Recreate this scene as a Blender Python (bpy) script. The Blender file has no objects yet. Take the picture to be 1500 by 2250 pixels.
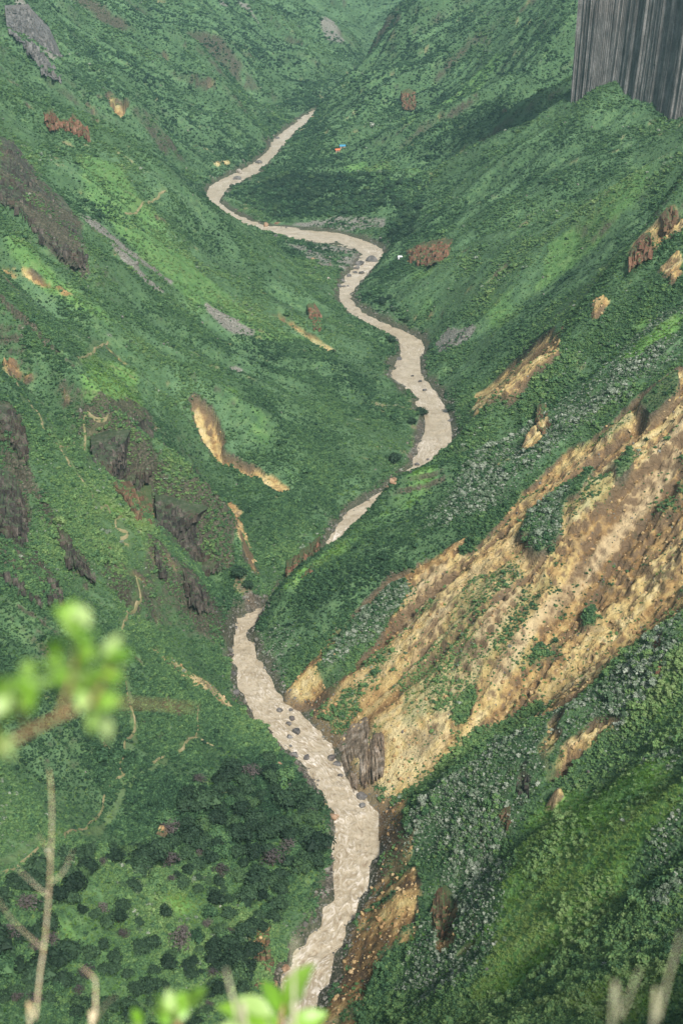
import bpy, bmesh, math, random, time
import numpy as np
from mathutils import Vector, Matrix, Euler
T0 = time.time()
S = bpy.context.scene
COL = S.collection
R = math.radians
rng = np.random.default_rng(11)
random.seed(11)

# ------------------------------------------------------------------ camera
CAM_Z, PITCH, LENS = 300.0, 25.5, 50.0
cam_d = bpy.data.cameras.new('camera')
cam = bpy.data.objects.new('camera', cam_d)
COL.objects.link(cam)
cam.location = (0, 0, CAM_Z)
cam.rotation_euler = (R(90 - PITCH), 0, 0)
cam_d.sensor_fit = 'HORIZONTAL'
cam_d.sensor_width = 24.0
cam_d.lens = LENS
cam_d.clip_start = 0.05
cam_d.clip_end = 20000
cam_d.dof.use_dof = True
cam_d.dof.focus_distance = 620
cam_d.dof.aperture_fstop = 2.8
S.camera = cam

# ------------------------------------------------------------------ sky, sun, exposure
SUN_EL, SUN_AZ = 46.0, 160.0          # azimuth from +Y (view direction), negative = left of the view
W = bpy.data.worlds.new('World')
S.world = W
W.use_nodes = True
nt = W.node_tree
nt.nodes.clear()
o_ = nt.nodes.new('ShaderNodeOutputWorld')
bg = nt.nodes.new('ShaderNodeBackground')
sky = nt.nodes.new('ShaderNodeTexSky')
sky.sky_type = 'NISHITA'
sky.sun_disc = False
sky.sun_elevation = R(SUN_EL)
sky.sun_rotation = R(SUN_AZ)
sky.altitude = 2500
sky.air_density = 1.0
sky.dust_density = 6.0
sky.ozone_density = 1.0
bg.inputs['Strength'].default_value = 0.052
cloud = nt.nodes.new('ShaderNodeHueSaturation')     # a grey, clouded sky
cloud.inputs['Saturation'].default_value = 0.5
nt.links.new(sky.outputs[0], cloud.inputs['Color'])
nt.links.new(cloud.outputs[0], bg.inputs['Color'])
nt.links.new(bg.outputs[0], o_.inputs['Surface'])
sun_d = bpy.data.lights.new('sun', 'SUN')
sun_d.energy = 1.5
sun_d.angle = R(10)
sun_d.color = (1.0, 0.965, 0.91)
sun = bpy.data.objects.new('sun', sun_d)
COL.objects.link(sun)
sd = Vector((math.sin(R(SUN_AZ)) * math.cos(R(SUN_EL)), math.cos(R(SUN_AZ)) * math.cos(R(SUN_EL)), math.sin(R(SUN_EL))))
sun.rotation_euler = (-sd).to_track_quat('-Z', 'Y').to_euler()
S.view_settings.view_transform = 'Standard'
S.view_settings.look = 'None'
S.view_settings.gamma = 1.0
S.view_settings.use_curve_mapping = False
S.view_settings.exposure = 2.25
S.cycles.use_denoising = True
S.cycles.max_bounces = 6
S.cycles.diffuse_bounces = 3
S.cycles.transparent_max_bounces = 12
S.cycles.volume_bounces = 1

# ------------------------------------------------------------------ surveying: a bearing in the view and a range give a point
FPX = 1500.0 / 24.0 * LENS
SP, CP = math.sin(R(PITCH)), math.cos(R(PITCH))
def ray(u, v):
    a, b = (u - 750.0) / FPX, (v - 1125.0) / FPX
    return np.array([a, CP - b * SP, -SP - b * CP])
def at(u, v, t):
    return np.array([0, 0, CAM_Z]) + ray(u, v) * t
def atz(u, v, z=0.0):
    r = ray(u, v)
    return np.array([0, 0, CAM_Z]) + r * ((z - CAM_Z) / r[2])

# ------------------------------------------------------------------ noise
def _tile(n, seed):
    return np.random.default_rng(seed).random((n, n)).astype(np.float32)
_TILES = [_tile(256, 100 + i) for i in range(8)]
def vnoise(x, y, seed=0):
    t = _TILES[seed % 8]
    x = x + 17.3 * seed; y = y + 9.1 * seed
    xi = np.floor(x).astype(np.int64); yi = np.floor(y).astype(np.int64)
    fx = (x - xi).astype(np.float32); fy = (y - yi).astype(np.float32)
    fx = fx * fx * fx * (fx * (fx * 6 - 15) + 10); fy = fy * fy * fy * (fy * (fy * 6 - 15) + 10)
    x0 = xi & 255; x1 = (xi + 1) & 255; y0 = yi & 255; y1 = (yi + 1) & 255
    return (t[y0, x0] * (1 - fx) + t[y0, x1] * fx) * (1 - fy) + (t[y1, x0] * (1 - fx) + t[y1, x1] * fx) * fy
def fbm(x, y, octv=4, seed=0, gain=0.5):
    s = 0.0; a = 1.0; n = 0.0
    for i in range(octv):
        s = s + a * vnoise(x * 2 ** i, y * 2 ** i, seed + i); n += a; a *= gain
    return s / n                                     # 0..1, mean 0.5
def smooth(e0, e1, x):
    t = np.clip((x - e0) / (e1 - e0), 0, 1)
    return t * t * (3 - 2 * t)
def inside(px, py, poly):
    poly = np.asarray(poly)
    c = np.zeros(px.shape, bool)
    m = (px >= poly[:, 0].min()) & (px <= poly[:, 0].max()) & (py >= poly[:, 1].min()) & (py <= poly[:, 1].max())
    qx, qy = px[m], py[m]
    cc = np.zeros(qx.shape, bool)
    n = len(poly)
    for i in range(n):
        x1, y1 = poly[i]; x2, y2 = poly[(i + 1) % n]
        if y1 == y2: continue
        k = ((y1 > qy) != (y2 > qy)) & (qx < (x2 - x1) * (qy - y1) / (y2 - y1) + x1)
        cc ^= k
    c[m] = cc
    return c
def resample(P, step):
    P = np.asarray(P, float)
    d = np.r_[0, np.cumsum(np.linalg.norm(np.diff(P, axis=0), axis=1))]
    n = max(2, int(d[-1] / step) + 1)
    s = np.linspace(0, d[-1], n)
    return np.stack([np.interp(s, d, P[:, k]) for k in range(P.shape[1])], 1)
def catmull(P, per=8):
    P = np.asarray(P, float)
    Q = np.vstack([2 * P[0] - P[1], P, 2 * P[-1] - P[-2]])
    out = []
    for i in range(1, len(Q) - 2):
        for k in range(per):
            t = k / per
            a, b, c, d = Q[i - 1], Q[i], Q[i + 1], Q[i + 2]
            out.append(0.5 * (2 * b + (c - a) * t + (2 * a - 5 * b + 4 * c - d) * t * t + (3 * b - 3 * c + d - a) * t ** 3))
    out.append(P[-1])
    return np.array(out)

# ------------------------------------------------------------------ the river's banks
LEFT_BANK = [(585, 2330), (600, 2250), (605, 2150), (655, 2095), (715, 2000), (740, 1930), (748, 1860), (735, 1800), (715, 1750), (690, 1705), (640, 1655), (578, 1600), (540, 1550), (515, 1500), (508, 1450), (510, 1400), (528, 1350), (575, 1332), (650, 1275), (708, 1212), (760, 1133), (830, 1090), (880, 1055), (905, 1020), (930, 960), (935, 930), (928, 890), (890, 850), (862, 825), (870, 795), (883, 770), (860, 742), (800, 710), (760, 682), (743, 650), (750, 622), (775, 592), (796, 570), (790, 552), (740, 534), (640, 523), (570, 512), (500, 477), (460, 443), (453, 427), (466, 404), (518, 378), (563, 352), (588, 327), (600, 305), (638, 276), (688, 243), (740, 205), (790, 160), (830, 120), (850, 85)]
RIGHT_BANK = [(680, 2330), (690, 2250), (735, 2150), (745, 2100), (790, 2000), (830, 1910), (840, 1850), (835, 1800), (808, 1755), (765, 1710), (745, 1655), (700, 1600), (640, 1550), (600, 1500), (575, 1450), (558, 1400), (578, 1348), (630, 1335), (745, 1245), (850, 1145), (930, 1075), (975, 1012), (998, 950), (985, 905), (950, 850), (930, 825), (925, 790), (935, 755), (895, 730), (840, 705), (800, 685), (772, 655), (785, 630), (810, 605), (835, 582), (847, 562), (838, 545), (800, 528), (740, 512), (640, 503), (575, 494), (520, 470), (490, 453), (484, 437), (497, 412), (540, 390), (580, 366), (605, 342), (640, 300), (690, 258), (745, 218), (800, 172), (845, 130), (870, 90)]
LB = catmull([atz(*p)[:2] for p in LEFT_BANK], 5)
RB = catmull([atz(*p)[:2] for p in RIGHT_BANK], 5)
RIVER_POLY = np.vstack([LB, RB[::-1]])

# ------------------------------------------------------------------ the skeleton of the land: ridges, gullies and slopes as (bearing, bearing, range)
LINES = [
 # left bank, near bench under the trees
 [(-300, 2400, 300), (0, 2250, 345), (250, 2260, 372), (420, 2250, 384), (560, 2200, 394)],
 [(-250, 1750, 400), (0, 1700, 425), (250, 1700, 460), (420, 1720, 478), (560, 1720, 486)],
 [(0, 1950, 385), (300, 1900, 430), (480, 1950, 440), (600, 1980, 443), (690, 1930, 452)],
 [(300, 2050, 408), (480, 2080, 416), (560, 2050, 424)],
 # front left slope with the trails
 [(-300, 1180, 455), (0, 1300, 478), (180, 1375, 500), (330, 1430, 520), (420, 1490, 528), (505, 1545, 537)],
 [(-300, 1450, 420), (0, 1500, 447), (200, 1540, 482), (350, 1590, 500), (480, 1640, 512)],
 [(180, 1330, 515), (330, 1380, 540), (440, 1420, 560), (495, 1440, 570)],
 # ribs in front of the trail ridge
 (-8, [(-120, 830, 545), (0, 930, 548), (100, 1062, 541), (190, 1195, 534), (260, 1300, 527)]),
 (-7, [(-60, 1030, 532), (40, 1120, 530), (110, 1230, 520), (170, 1320, 512)]),
 (-8, [(-100, 1100, 505), (0, 1170, 507), (80, 1205, 510), (140, 1300, 507)]),
 # trail ridge
 (-8, [(-300, 480, 610), (0, 790, 580), (60, 878, 575), (128, 978, 566), (208, 1090, 558), (348, 1170, 566), (400, 1230, 572), (448, 1282, 578), (482, 1332, 594)]),
 # hollow behind it
 (24, [(-200, 620, 640), (0, 800, 618), (150, 930, 610), (300, 1085, 606), (430, 1235, 606), (505, 1322, 606)]),
 # cliff ridge
 (-12, [(-300, 400, 690), (0, 640, 662), (200, 815, 648), (320, 915, 642), (450, 1040, 640), (520, 1130, 636), (530, 1220, 622), (520, 1290, 612)]),
 # gully with the scree
 (28, [(-250, 430, 730), (0, 610, 695), (100, 680, 694), (250, 800, 694), (420, 930, 692), (480, 1060, 682), (545, 1200, 650), (572, 1305, 618)]),
 # spur with the ochre scar
 (-12, [(-200, 340, 770), (0, 500, 752), (100, 590, 751), (300, 740, 746), (500, 900, 741), (600, 1030, 716), (660, 1110, 692), (705, 1175, 672)]),
 # wide middle slope
 [(-200, 130, 850), (0, 290, 842), (180, 460, 842), (370, 600, 852), (550, 700, 872), (680, 750, 885), (740, 770, 890)],
 [(300, 640, 800), (520, 790, 800), (700, 900, 800), (830, 930, 790)],
 # skyline of the middle slope
 [(-250, 20, 1000), (0, 170, 1002), (100, 240, 1002), (220, 300, 987), (340, 352, 972), (460, 500, 950), (560, 578, 950), (680, 640, 960), (735, 682, 978)],
 [(340, 400, 1090), (460, 505, 1105), (560, 562, 1110), (640, 575, 1085)],
 # hidden hollow behind it
 [(-250, 40, 1150), (0, 200, 1180), (200, 310, 1210), (400, 420, 1260), (450, 440, 1275)],
 # far left mountain
 (15, [(-200, -40, 1300), (0, 100, 1302), (250, 250, 1302), (400, 372, 1312)]),
 (-15, [(-100, -220, 1540), (150, 0, 1532), (300, 130, 1532), (420, 190, 1532), (530, 240, 1525), (600, 300, 1502)]),
 # behind it
 (25, [(150, -60, 1700), (350, 80, 1680), (520, 200, 1660), (640, 270, 1680)]),
 [(300, -80, 1900), (400, 0, 1902), (600, 100, 1905), (690, 190, 1800)],
 [(480, -80, 2080), (610, 0, 2070), (690, 50, 2050), (750, 95, 2020), (775, 140, 1950)],
 [(600, -100, 2500), (700, -20, 2450), (800, 60, 2300)],
 [(900, -60, 3000), (830, 0, 2750), (780, 40, 2500)],
 # right: terrace and far slope
 [(510, 445, 1282), (560, 480, 1225), (650, 488, 1215), (760, 495, 1200), (850, 490, 1180)],
 [(560, 410, 1340), (700, 400, 1316), (850, 420, 1230), (870, 500, 1165)],
 [(600, 370, 1420), (740, 335, 1410), (900, 375, 1282), (950, 400, 1250)],
 [(660, 300, 1520), (800, 280, 1470), (1000, 300, 1332), (1060, 330, 1290)],
 [(700, 232, 1645), (760, 150, 1650), (850, 60, 1670), (900, 0, 1700), (980, -90, 1730)],
 [(800, 190, 1560), (1000, 200, 1455), (1100, 100, 1455), (1200, 0, 1455), (1300, -100, 1460)],
 # hollow behind the middle right spur
 (25, [(880, 480, 1190), (1000, 400, 1252), (1150, 270, 1300), (1250, 200, 1300), (1400, 60, 1320)]),
 # middle right spur
 (-10, [(800, 615, 1066), (830, 562, 1084), (890, 532, 1082), (980, 420, 1100), (1060, 350, 1110), (1150, 262, 1120), (1250, 206, 1110), (1330, 200, 1080), (1420, 215, 1040), (1500, 238, 1000), (1640, 220, 980)]),
 [(850, 690, 970), (960, 600, 965), (1100, 500, 960), (1200, 450, 950), (1350, 350, 942), (1500, 290, 940)],
 # hollow behind the ochre spur
 (12, [(1000, 925, 806), (1100, 800, 812), (1230, 690, 802), (1400, 510, 802), (1500, 380, 802), (1650, 200, 800)]),
 # ochre spur crest and face
 (-5, [(572, 1322, 592), (600, 1293, 590), (720, 1196, 600), (880, 1058, 612), (1000, 945, 622), (1100, 812, 626), (1230, 702, 630), (1330, 622, 634), (1400, 532, 640), (1500, 402, 650), (1650, 200, 665)]),
 [(700, 1480, 545), (900, 1270, 552), (1100, 1080, 556), (1300, 900, 560), (1500, 720, 566), (1650, 560, 575)],
 [(850, 1640, 500), (1000, 1480, 500), (1200, 1230, 508), (1500, 910, 520), (1650, 740, 528)],
 # hollow between the ochre face and the near spur
 (8, [(895, 1765, 478), (1000, 1692, 474), (1200, 1580, 466), (1500, 1315, 462), (1650, 1180, 462)]),
 # near right spur
 (-8, [(880, 1880, 452), (930, 1742, 454), (1050, 1652, 450), (1180, 1602, 442), (1270, 1532, 437), (1500, 1332, 430), (1650, 1200, 430)]),
 [(830, 2150, 396), (880, 2070, 400), (960, 1950, 405), (1050, 1860, 406), (1250, 1652, 404), (1500, 1452, 388), (1650, 1330, 385)],
 [(760, 2260, 378), (900, 2250, 352), (1050, 2130, 345), (1200, 2080, 325), (1500, 1800, 312), (1650, 1650, 310)],
 [(1000, 2260, 318), (1300, 2135, 275), (1500, 2042, 262), (1650, 1960, 255)],
 [(1200, 2400, 235), (1500, 2260, 236), (1650, 2250, 225)],
]
WORLD_LINES = [                                        # the ground under and behind the viewer, and the land past the frame
 [(-30, -20, 300), (-6, -6, 298.6), (-4, 1.5, 298.0), (-3, 4, 294), (-5, 12, 281), (-10, 60, 222), (-20, 150, 126), (-22, 230, 48), (-10, 280, 8)],
 [(30, -20, 304), (6, -6, 298.8), (4, 1.5, 298.0), (5, 4, 294), (8, 12, 282), (16, 60, 226), (30, 120, 165), (40, 180, 108)],
 [(0, -30, 304), (0, 0, 298.35), (0, 2.0, 297.8), (0, 4, 294.2), (0, 60, 222), (0, 150, 128), (5, 230, 50), (0, 280, 7)],
 [(-60, 100, 170), (-75, 200, 82), (-120, 150, 140), (-160, 40, 260)],
 [(60, 100, 205), (90, 160, 165), (160, 100, 240)],
 [(-700, 0, 480), (-600, 300, 400), (-560, 700, 380), (-640, 1200, 400), (-760, 1800, 430), (-800, 2600, 500), (-700, 3400, 520)],
 [(700, 0, 520), (560, 300, 420), (560, 700, 400), (640, 1200, 430), (720, 1800, 450), (800, 2600, 520), (700, 3400, 540)],
 [(-700, -60, 480), (0, -60, 320), (700, -60, 520)],
 [(-700, 3400, 520), (0, 3400, 300), (700, 3400, 540)],
 [(-250, 2300, 190), (-150, 2700, 160), (-50, 3100, 190)], [(300, 2100, 190), (330, 2700, 220)],
]
GX0, GX1, GY0, GY1, CELL = -800.0, 800.0, -60.0, 3400.0, 4.0
def solve_ground():
    pts = []
    for L in LINES:
        dt, L = L if isinstance(L, tuple) else (0, L)
        pts.append(resample([at(a, b, t + dt * min(1.0, max(0.0, (CAM_Z + ray(a, b)[2] * t) / 25))) for a, b, t in L], 2.0))
    for L in WORLD_LINES:
        pts.append(resample(L, 2.0))
    for B in (LB, RB):
        b = resample(B, 2.0)
        pts.append(np.c_[b, np.zeros(len(b))])
    P = np.vstack(pts)
    h = None
    for cell in (64.0, 32.0, 16.0, 8.0, 4.0):
        nx = int((GX1 - GX0) / cell) + 1; ny = int((GY1 - GY0) / cell) + 1
        ix = np.clip(np.round((P[:, 0] - GX0) / cell).astype(int), 0, nx - 1)
        iy = np.clip(np.round((P[:, 1] - GY0) / cell).astype(int), 0, ny - 1)
        k = iy * nx + ix
        c = np.bincount(k, minlength=nx * ny).astype(float)
        s = np.bincount(k, weights=P[:, 2], minlength=nx * ny)
        fix = (c > 0).reshape(ny, nx)
        val = (s / np.maximum(c, 1)).reshape(ny, nx)
        gx, gy = np.meshgrid(GX0 + np.arange(nx) * cell, GY0 + np.arange(ny) * cell)
        riv = inside(gx, gy, RIVER_POLY)
        if cell <= 16:
            fix |= riv; val = np.where(riv, -1.2, val)
        if h is None:
            h = np.full((ny, nx), 150.0)
        else:
            oy, ox = h.shape
            yy = np.linspace(0, oy - 1, ny); xx = np.linspace(0, ox - 1, nx)
            y0 = np.minimum(yy.astype(int), oy - 2); x0 = np.minimum(xx.astype(int), ox - 2)
            fy = (yy - y0)[:, None]; fx = (xx - x0)[None]
            h = (h[y0][:, x0] * (1 - fx) + h[y0][:, x0 + 1] * fx) * (1 - fy) + (h[y0 + 1][:, x0] * (1 - fx) + h[y0 + 1][:, x0 + 1] * fx) * fy
        h = np.where(fix, val, h)
        for it in range({64.0: 800, 32.0: 400, 16.0: 260, 8.0: 140, 4.0: 70}[cell]):
            g = np.pad(h, 1, mode='edge')
            h = np.where(fix, val, 0.25 * (g[:-2, 1:-1] + g[2:, 1:-1] + g[1:-1, :-2] + g[1:-1, 2:]))
    riv = inside(gx, gy, RIVER_POLY)
    for it in range(3):
        g = np.pad(h, 1, mode='edge')
        a = (g[:-2, 1:-1] + g[2:, 1:-1] + g[1:-1, :-2] + g[1:-1, 2:]) * 0.125 + h * 0.5
        h = a
    return h
BASE = solve_ground()
def bilinear(G, x, y):
    fx = np.clip((x - GX0) / CELL, 0, G.shape[1] - 1.001); fy = np.clip((y - GY0) / CELL, 0, G.shape[0] - 1.001)
    x0 = fx.astype(int); y0 = fy.astype(int); fx = fx - x0; fy = fy - y0
    return (G[y0, x0] * (1 - fx) + G[y0, x0 + 1] * fx) * (1 - fy) + (G[y0 + 1, x0] * (1 - fx) + G[y0 + 1, x0 + 1] * fx) * fy
print('ground solved', time.time() - T0)
# ------------------------------------------------------------------ land form details
gx, gy = np.meshgrid(GX0 + np.arange(BASE.shape[1]) * CELL, GY0 + np.arange(BASE.shape[0]) * CELL)
RIV = inside(gx, gy, RIVER_POLY)
def dist_field(mask, steps):
    d = np.where(mask, 0.0, 1e6)
    for _ in range(steps):
        g = np.pad(d, 1, mode='edge')
        d = np.minimum(d, np.minimum.reduce([g[:-2, 1:-1] + 4, g[2:, 1:-1] + 4, g[1:-1, :-2] + 4, g[1:-1, 2:] + 4,
                                             g[:-2, :-2] + 5.66, g[:-2, 2:] + 5.66, g[2:, :-2] + 5.66, g[2:, 2:] + 5.66]))
    return d
RDIST = dist_field(RIV, 16)
hs = smooth(6, 45, BASE) * smooth(10, 60, RDIST) * smooth(60, 260, gy)
MACRO = BASE + hs * ((fbm(gx / 70, gy / 70, 3, 1) - 0.5) * 13 + (fbm(gx / 28, gy / 28, 2, 4) - 0.5) * 7)
def gblur(G, n):
    for _ in range(n):
        g = np.pad(G, 1, mode='edge')
        G = (g[:-2, 1:-1] + g[2:, 1:-1] + g[1:-1, :-2] + g[1:-1, 2:]) * 0.15 + G * 0.4
    return G
SM = gblur(MACRO, 3)
DY, DX = np.gradient(SM, CELL)
DN = np.hypot(DX, DY) + 1e-6
DXN, DYN = DX / DN, DY / DN
NT = [np.random.default_rng(50 + i).random((512, 512)).astype(np.float32) for i in range(4)]
NT = [(lambda a: (a + np.roll(a, 1, 0) + np.roll(a, 1, 1) + np.roll(np.roll(a, 1, 0), 1, 1)))(a) for a in NT]
NT = [(a - a.mean()) / a.std() for a in NT]
def streaks(x, y, cells, n=18, step=3.6):
    """noise smeared along the fall line: rills, chutes and ribs"""
    acc = [np.zeros(x.shape, np.float32) for _ in cells]
    for sgn in (1, -1):
        px, py = x.copy(), y.copy()
        for k in range(n):
            ix = np.clip(((px - GX0) / CELL + 0.5).astype(np.int32), 0, DXN.shape[1] - 1)
            iy = np.clip(((py - GY0) / CELL + 0.5).astype(np.int32), 0, DXN.shape[0] - 1)
            px = px + sgn * DXN[iy, ix] * step; py = py + sgn * DYN[iy, ix] * step
            w = 1.0 - k / n
            for j, c in enumerate(cells):
                fx = px / c; fy = py / c
                x0 = np.floor(fx).astype(np.int32); y0 = np.floor(fy).astype(np.int32)
                fx = (fx - x0).astype(np.float32); fy = (fy - y0).astype(np.float32)
                A = NT[j]
                x1 = (x0 + 1) & 511; x0 &= 511; y1 = (y0 + 1) & 511; y0 &= 511
                acc[j] += w * ((A[y0, x0] * (1 - fx) + A[y0, x1] * fx) * (1 - fy) + (A[y1, x0] * (1 - fx) + A[y1, x1] * fx) * fy)
    return [a / a.std() for a in acc]

def hit(u, v, G=None, t0=140.0):
    G = MACRO if G is None else G
    r = ray(u, v)
    t = np.arange(t0, 3400, 1.5)
    P = r[None] * t[:, None]
    h = bilinear(G, P[:, 0], P[:, 1]) - (P[:, 2] + CAM_Z)
    k = np.argmax(h > 0)
    if h[k] <= 0: k = len(t) - 1
    a, b = h[k - 1], h[k]
    tt = t[k - 1] + 1.5 * (0 - a) / (b - a) if k > 0 and b != a else t[k]
    p = r * tt
    return np.array([p[0], p[1], p[2] + CAM_Z])
def hits(L):
    return np.array([hit(u, v) for u, v in L])

# ------------------------------------------------------------------ land cover
ZX0, ZX1, ZY0, ZY1, ZC = -520.0, 520.0, 100.0, 2300.0, 2.0
znx, zny = int((ZX1 - ZX0) / ZC) + 1, int((ZY1 - ZY0) / ZC) + 1
zgx, zgy = np.meshgrid(ZX0 + np.arange(znx) * ZC, ZY0 + np.arange(zny) * ZC)
def zone(polys, blur=2, lines=()):
    M = np.zeros((zny, znx))
    for p in polys:
        val = 1.0
        if isinstance(p, tuple): p, val = p
        H = hits(p)[:, :2]
        M = np.where(inside(zgx, zgy, H), np.maximum(M, val) if val >= 0 else 0.0, M)
    for L, wd in lines:
        H = resample(hits(L)[:, :2], 1.0)
        for q in H:
            i0 = int((q[0] - wd - ZX0) / ZC); i1 = int((q[0] + wd - ZX0) / ZC) + 2
            j0 = int((q[1] - wd - ZY0) / ZC); j1 = int((q[1] + wd - ZY0) / ZC) + 2
            s = (slice(max(j0, 0), max(j1, 0)), slice(max(i0, 0), max(i1, 0)))
            d = np.hypot(zgx[s] - q[0], zgy[s] - q[1])
            M[s] = np.maximum(M[s], np.clip(1.5 - d / wd, 0, 1))
    for _ in range(blur):
        g = np.pad(M, 1, mode='edge')
        M = (g[:-2, 1:-1] + g[2:, 1:-1] + g[1:-1, :-2] + g[1:-1, 2:]) * 0.15 + M * 0.4
    return M
def zsample(M, x, y):
    fx = np.clip((x - ZX0) / ZC, 0, znx - 1.001); fy = np.clip((y - ZY0) / ZC, 0, zny - 1.001)
    x0 = fx.astype(int); y0 = fy.astype(int); fx = fx - x0; fy = fy - y0
    return (M[y0, x0] * (1 - fx) + M[y0, x0 + 1] * fx) * (1 - fy) + (M[y0 + 1, x0] * (1 - fx) + M[y0 + 1, x0 + 1] * fx) * fy

TRAILS = [
 ('dusty footpath along the crest of the spur above the dark cliffs', [(30, 830), (60, 878), (90, 925), (128, 978), (150, 1012), (180, 1058), (205, 1088)], 0.8),
 ('switchback footpath below the spur crest', [(205, 1088), (207, 1104), (222, 1122), (236, 1112), (248, 1140), (266, 1135), (258, 1160), (283, 1168), (268, 1188), (284, 1200)], 0.7),
 ('pale footpath dropping below the switchbacks to the ochre patch', [(300, 1270), (306, 1290), (309, 1318), (292, 1342), (276, 1372), (262, 1392)], 0.6),
 ('long winding footpath down the slope above the dark trees', [(272, 1490), (285, 1550), (293, 1590), (290, 1620), (270, 1650), (260, 1690), (268, 1705), (240, 1740), (225, 1770), (208, 1800), (160, 1830), (125, 1850), (60, 1890), (0, 1925)], 0.55),
 ('footpath branching off across the slope toward the river', [(268, 1705), (300, 1695), (330, 1680), (365, 1660), (400, 1640), (430, 1622), (468, 1640)], 0.6),
 ('short faint path climbing from the branching footpath', [(430, 1622), (434, 1590), (435, 1550)], 0.4),
 ('grassy path joining the crest path from above the cliffs', [(130, 985), (160, 972), (185, 958), (210, 932), (240, 905)], 0.8),
 ('pale path cut across the wide middle slope', [(275, 472), (310, 456), (335, 445), (350, 430), (362, 418)], 1.0),
 ('path line crossing the slope under the grey rock patch', [(170, 785), (210, 766), (238, 752)], 0.8),
]
SOIL = [
 # the big ochre face
 [(625, 1545), (650, 1490), (700, 1425), (770, 1345), (850, 1260), (905, 1225), (960, 1190), (1100, 1100), (1190, 1030), (1250, 965), (1340, 945), (1420, 870), (1499, 820), (1560, 800), (1640, 1000), (1560, 1280), (1499, 1345), (1400, 1420), (1270, 1545), (1180, 1600), (1010, 1680), (905, 1745), (890, 1800), (875, 1880), (835, 1880), (820, 1790), (770, 1715), (755, 1655), (705, 1600)],
 # undercut right bank further down
 [(845, 1880), (890, 1870), (925, 1930), (905, 2010), (870, 2085), (815, 2170), (775, 2290), (690, 2290), (738, 2150), (760, 2090), (800, 2000)],
 [(955, 1960), (975, 1935), (1000, 1975), (985, 2060), (955, 2080), (945, 2010)],
 [(870, 2000), (930, 1990), (940, 2040), (880, 2090), (830, 2130), (820, 2090)],
 # rust streaks over the crest
 [(1240, 705), (1228, 745), (1135, 835), (1060, 885), (1040, 875), (1120, 800), (1190, 740)],
 [(1385, 545), (1420, 512), (1470, 470), (1499, 470), (1499, 490), (1440, 530), (1405, 570), (1375, 590)],
 [(1455, 560), (1499, 525), (1499, 585), (1465, 600)],
 [(1300, 650), (1330, 625), (1345, 640), (1310, 668)],
 [(1160, 940), (1190, 880), (1205, 900), (1190, 940), (1150, 985)],
 # on the near spur
 [(1185, 1700), (1240, 1640), (1290, 1600), (1340, 1575), (1330, 1600), (1270, 1650), (1200, 1715)],
 [(1180, 1690), (1190, 1640), (1215, 1590), (1235, 1580), (1220, 1640), (1195, 1690)],
 [(1030, 1860), (1060, 1825), (1085, 1810), (1090, 1820), (1050, 1860), (1030, 1875)],
 [(1205, 1730), (1235, 1700), (1240, 1710), (1215, 1745)],
 [(1425, 1450), (1440, 1400), (1460, 1395), (1455, 1430), (1435, 1465)],
 # left: the ochre scar and its chute
 [(412, 880), (432, 856), (462, 890), (490, 932), (500, 958), (470, 965), (500, 985), (560, 1012), (605, 1045), (636, 1078), (600, 1070), (545, 1030), (480, 985), (440, 955), (428, 915)],
 ([(0, 722), (25, 740), (50, 775), (110, 805), (140, 832), (132, 848), (90, 828), (55, 820), (30, 800), (0, 800)], 0.72),
 [(138, 848), (158, 855), (160, 890), (170, 925), (163, 935), (152, 900)],
 ([(236, 778), (258, 782), (288, 802), (290, 822), (262, 805)], 0.72),
 [(495, 1082), (510, 1095), (530, 1150), (548, 1185), (562, 1250), (578, 1308), (565, 1312), (545, 1240), (525, 1170)],
 [(520, 1160), (556, 1190), (560, 1220), (525, 1195)],
 ([(264, 1232), (280, 1250), (310, 1262), (345, 1295), (380, 1335), (365, 1335), (310, 1290), (270, 1262)], 0.72),
 [(213, 1308), (250, 1318), (265, 1330), (235, 1325)],
 [(226, 1190), (240, 1185), (248, 1215), (232, 1222)],
 [(415, 1395), (438, 1420), (440, 1428), (420, 1412)],
 ([(0, 548), (45, 556), (70, 588), (110, 600), (180, 645), (150, 640), (90, 615), (40, 590), (0, 590)], 0.72),
 [(340, 1800), (350, 1788), (380, 1780), (390, 1785), (380, 1805), (350, 1810)],
 [(548, 2030), (570, 2012), (590, 2040), (600, 2085), (590, 2150), (560, 2170), (540, 2110)],
 ([(890, 545), (930, 525), (1000, 522), (985, 560), (940, 580), (895, 575)], 0.72),
 ([(585, 680), (630, 700), (700, 745), (740, 775), (725, 778), (660, 735)], 0.72),
 ([(228, 230), (255, 228), (282, 280), (268, 290), (240, 262)], 0.72),
 ([(470, 355), (515, 348), (505, 365), (470, 372)], 0.72),
 ([(330, 1420), (360, 1440), (430, 1490), (520, 1548), (500, 1550), (420, 1505), (350, 1455)], 0.72),
]
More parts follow.
